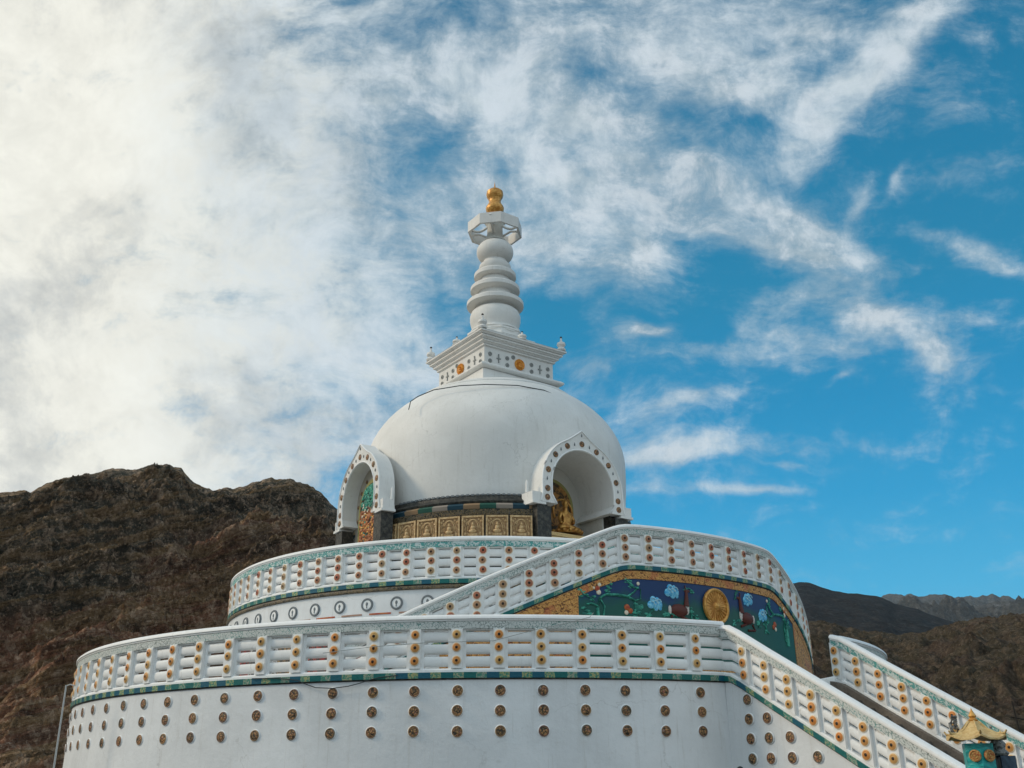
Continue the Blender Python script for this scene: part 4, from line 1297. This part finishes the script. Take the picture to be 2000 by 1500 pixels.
# ornament and dark post beside it
QX, QY = 4.06, -21.75
dp = thing('dark_post', 'navy post with weathered grey carved cap beside the turquoise pillar', 'post', (QX, QY, 0))
part('shaft', MB().box((QX, QY, .93), (.062, .062, .93), .1), M_navy, dp, 30)
part('edge_strip', MB().box((QX - .066, QY - .05, .93), (.006, .012, .92), .1), M_blackmetal, dp, 30)
b = MB(); rr_ = random.Random(5)
b.lathe([(.06, 1.86), (.075, 1.88), (.05, 1.91), (.06, 1.95), (.03, 1.99)], 12, (QX - .03, QY, 0))
for i in range(60):
    z = rr_.uniform(1.85, 2.03); w = .07 * (1 - (z - 1.85) / .24)
    b.ball((QX - .045 + rr_.uniform(-w, w), QY + rr_.uniform(-.03, .03), z), rr_.uniform(.008, .02), 6)
b.tube([(QX - .06, QY, 2.0), (QX - .065, QY, 2.06)], [.014, .004], 6); b.ball((QX - .06, QY, 2.075), .013, 6)
part('carved_cap', b, M_carved, dp, 60)
b = MB()
TX, TY = 3.665, -21.80
for i in range(30):
    b.ball((TX + .012 + rr_.uniform(-.022, .03), TY + rr_.uniform(-.015, .015), rr_.uniform(2.06, 2.155)), rr_.uniform(.006, .014), 6)
b.tube([(TX + .03, TY, 2.0), (TX, TY, 2.04), (TX - .01, TY, 2.09), (TX + .02, TY, 2.15), (TX + .05, TY, 2.13)], [.014, .013, .012, .010, .006], 6)
b.tube([(TX + .03, TY, 2.02), (TX + .05, TY, 2.06), (TX + .04, TY, 2.10)], [.010, .009, .005], 6)
part('dragon_ornament', b, M_carved, roof, 60)

# ------------------------------------------------------------------ terrain
rng = np.random.RandomState(4)
_g = rng.rand(256, 256)


def vnoise(x, y):
    xi = np.floor(x).astype(int); yi = np.floor(y).astype(int); fx = x - xi; fy = y - yi
    fx = fx * fx * (3 - 2 * fx); fy = fy * fy * (3 - 2 * fy)
    a = _g[xi & 255, yi & 255]; b_ = _g[(xi + 1) & 255, yi & 255]; c_ = _g[xi & 255, (yi + 1) & 255]; d = _g[(xi + 1) & 255, (yi + 1) & 255]
    return (a * (1 - fx) + b_ * fx) * (1 - fy) + (c_ * (1 - fx) + d * fx) * fy


def fbm(x, y, o=6, ridge=False, g=.5):
    s = 0; a = 1; t = 0
    for i in range(o):
        n_ = vnoise(x * 2 ** i + 17 * i, y * 2 ** i + 31 * i)
        if ridge: n_ = 1 - np.abs(2 * n_ - 1)
        s = s + a * n_; t += a; a *= g
    return s / t


def beds(X, Y, Z, seed, period=7.0):
    """tilted strata: sharp benches along a dipping coordinate"""
    q = (Z - .40 * X) / period + 1.6 * fbm(X * .02 + seed, Y * .02 + seed, 4) + .5 * fbm(X * .09, Y * .09 + Z * .09, 4)
    fr = q - np.floor(q)
    hsh = _g[(np.floor(q).astype(int) * 37 + 11) & 255, 5]
    return (np.clip(fr * 1.25, 0, 1) ** 1.7 - .5) * (.35 + hsh)


def terrain(name, az, el, Rn, Rr, Rf, zn, p, amp, mt_, na=500, nr=180, fs_=.02, seed=0, ridge_amp=.2, skew=0, bed=0):
    """hillside seen between two azimuths: foot at Rn, ridge at Rr, falling behind to Rf"""
    az = np.array(az); el = np.array(el)
    A_ = np.linspace(az[0], az[-1], na); E_ = np.interp(A_, az, el)
    E_ = E_ + (fbm(A_ * 2.2 + seed, A_ * 0 + seed, 6) - .5) * ridge_amp * 2
    H = np.tan(np.radians(E_)) * Rr + 1.7
    t = np.concatenate([np.linspace(0, 1, int(nr * .8)), 1 + np.linspace(.02, 1, int(nr * .2))])
    T, AA = np.meshgrid(t, A_, indexing='ij'); HH = np.meshgrid(t, H, indexing='ij')[1]
    Rd = np.where(T <= 1, Rn + (Rr - Rn) * T, Rr + (Rf - Rr) * (T - 1))
    X = Rd * np.sin(np.radians(AA)); Y = -30 + Rd * np.cos(np.radians(AA))
    up_f = zn + (HH - zn) * np.clip(T, 0, 1) ** p
    down = HH * (1 - (T - 1) * 1.1)
    Z = np.where(T <= 1, up_f, down)
    w = np.clip(T, 0, 1) * (1 - np.clip(T, 0, 1)) * 4
    w = np.where(T > 1, .3, np.maximum(w, .12) * 1)
    wr = np.where(T > 1, .1, np.clip((1 - T) * 5, 0.0, 1))
    n1 = fbm((X + skew * Z) * fs_ + seed, (Y) * fs_ + seed, 7, True, .55) - .55
    n2_ = fbm(X * fs_ * 6 + seed, Y * fs_ * 6, 5, True, .6) - .5
    Z = Z + (n1 * amp * w + n2_ * amp * .22) * wr + np.where(T <= 1, n2_ * amp * .05, 0)
    if bed:
        crag = np.clip((Z / (HH + 1e-3) - .30) * 1.8, 0, 1)
        n3_ = fbm(X * .10 + seed, (Y + 1.5 * Z) * .10, 5, True, .6) - .55
        n6_ = fbm((Z - .5 * X) * .42 + seed, (X + .5 * Z) * .06 + Y * .05, 5, True, .6) - .55
        D = (beds(X, Y, Z, seed, 8.0) * 3.2 + beds(X + 40, Y, Z, seed + 5, 2.7) * 1.6) * (1.2 - .5 * crag) + n3_ * (4.0 + 6.5 * crag) + n6_ * (5.0 + 1.0 * crag)
        gl = (Z - .62 * X) * .020 + fbm(X * .012, Y * .012, 4) * 1.3
        sp_ = 1 - np.abs(2 * (gl * 1.0 - np.floor(gl * 1.0)) - 1)
        sp2 = vnoise(gl * 3.1 + 5, X * .012 + seed)
        D = D + (sp_ ** 1.4 * 15 + sp2 * 9 + fbm(X * .035 + 9, Z * .035 + 4, 5, True) * 22 - 24) * np.clip((1 - T) * 3, 0, 1)
        D = D * bed * np.clip((1.0 - T) * 9, .12, 1) * np.clip(T * 4, .2, 1)
        sx_, sy_ = np.sin(np.radians(AA)), np.cos(np.radians(AA))
        X = X - sx_ * D * .75; Y = Y - sy_ * D * .75; Z = Z + D * .45
    v = np.stack([X, Y, Z], -1).reshape(-1, 3); nr_ = len(t)
    i = np.arange(nr_ - 1)[:, None] * na + np.arange(na - 1)[None, :]
    f_ = np.stack([i, i + 1, i + na + 1, i + na], -1).reshape(-1, 4)
    me = bpy.data.meshes.new(name); me.from_pydata(v.tolist(), [], f_.tolist()); me.materials.append(mt_)
    me.shade_smooth()
    o = link(name, me); o['kind'] = 'structure'; return o


def px_az(px, py):
    d = CF + CR * ((px - 1000) / K) + CU * ((750 - py) / K); d.normalize()
    return degrees(atan2(d.x, d.y)), degrees(math.asin(d.z))


def ridge_pts(pts):
    q = sorted(px_az(*p) for p in pts); return q


Lp = ridge_pts([(0, 965), (30, 962), (60, 960), (110, 942), (135, 934), (185, 927), (230, 917), (265, 918), (300, 910), (325, 906), (350, 912), (365, 930), (380, 945), (400, 955), (420, 960), (435, 953), (455, 954), (470, 952), (500, 940), (545, 935), (575, 940), (600, 943), (615, 955), (640, 978), (655, 995)])
az = [-75, -50, -35, -30] + [a for a, e in Lp] + [-6, -2, 5, 12]
el = [7, 11, 12.5, 13.2] + [e for a, e in Lp] + [12.5, 10.5, 8, 5]
terrain('hill', az, el, 165, 330, 600, -6, 1.0, 20, M_hill, 1500, 620, .019, 3, .14, .4, 1.0)
Mp = ridge_pts([(1551, 1139), (1561, 1137), (1580, 1139), (1604, 1147), (1625, 1154), (1655, 1159), (1694, 1161), (1724, 1168), (1747, 1180), (1793, 1190), (1816, 1200), (1846, 1210), (1885, 1221), (1910, 1226), (2000, 1236)])
az = [-10, 5, 12] + [a for a, e in Mp] + [32, 40, 60]
el = [4, 7, 9] + [e for a, e in Mp] + [6.2, 5, 4]
terrain('dark_hill', az, el, 250, 1500, 2200, -20, 1.2, 60, M_hill3, 500, 140, .0028, 9, .05)
Fp = ridge_pts([(1700, 1172), (1728, 1167), (1737, 1163), (1756, 1161), (1770, 1163), (1793, 1168), (1816, 1164), (1837, 1161), (1862, 1166), (1890, 1169), (1908, 1165), (1931, 1161), (1945, 1162), (1954, 1169), (1970, 1168), (2000, 1173)])
az = [-5, 10, 17] + [a for a, e in Fp] + [31, 36, 45, 65]
el = [5, 7, 8] + [e for a, e in Fp] + [8.2, 7.6, 7, 6]
terrain('mountain', az, el, 1500, 4200, 5600, -50, 1.3, 420, M_hill4, 900, 200, .0016, 21, .20)
Np = ridge_pts([(1560, 1215), (1600, 1212), (1640, 1222), (1700, 1238), (1760, 1246), (1800, 1240), (1850, 1228), (1880, 1218), (1910, 1213), (1950, 1211), (2000, 1208)])
az = [0, 8, 14] + [a for a, e in Np] + [32, 40, 60, 80]
el = [3, 5, 6.5] + [e for a, e in Np] + [8, 8.5, 7, 5]
terrain('brown_hill', az, el, 42, 420, 700, -4, 1.1, 12, M_hill2, 800, 420, .022, 14, .08, 0, .45)
g = MB(); nseg = 96; rs = [0, 8, 20, 45, 120, 400, 1500, 7000]
vs = [(0, -10, 0)]
for r in rs[1:]:
    for k in range(nseg): vs.append((r * cos(2 * pi * k / nseg), -10 + r * sin(2 * pi * k / nseg), 0))
fs = [(0, 1 + k, 1 + (k + 1) % nseg) for k in range(nseg)]
for i in range(len(rs) - 2):
    for k in range(nseg): fs.append((1 + i * nseg + k, 1 + i * nseg + (k + 1) % nseg, 1 + (i + 1) * nseg + (k + 1) % nseg, 1 + (i + 1) * nseg + k))
go = part('ground', MB().add(vs, fs), M_ground, None, 30); go['kind'] = 'structure'

if HAZE:
    hz = MB().box((0, 0, 449), (7200, 7200, 451))
    me = hz.mesh('haze', [])
    M = bpy.data.materials.new('air'); M.use_nodes = True; M.node_tree.nodes.clear()
    v = M.node_tree.nodes.new('ShaderNodeVolumePrincipled'); v.inputs['Color'].default_value = (.86, .93, 1, 1); v.inputs['Density'].default_value = HAZE; v.inputs['Anisotropy'].default_value = .3
    o_ = M.node_tree.nodes.new('ShaderNodeOutputMaterial'); M.node_tree.links.new(v.outputs[0], o_.inputs['Volume'])
    me.materials.append(M); h_ = link('haze', me); h_['kind'] = 'stuff'
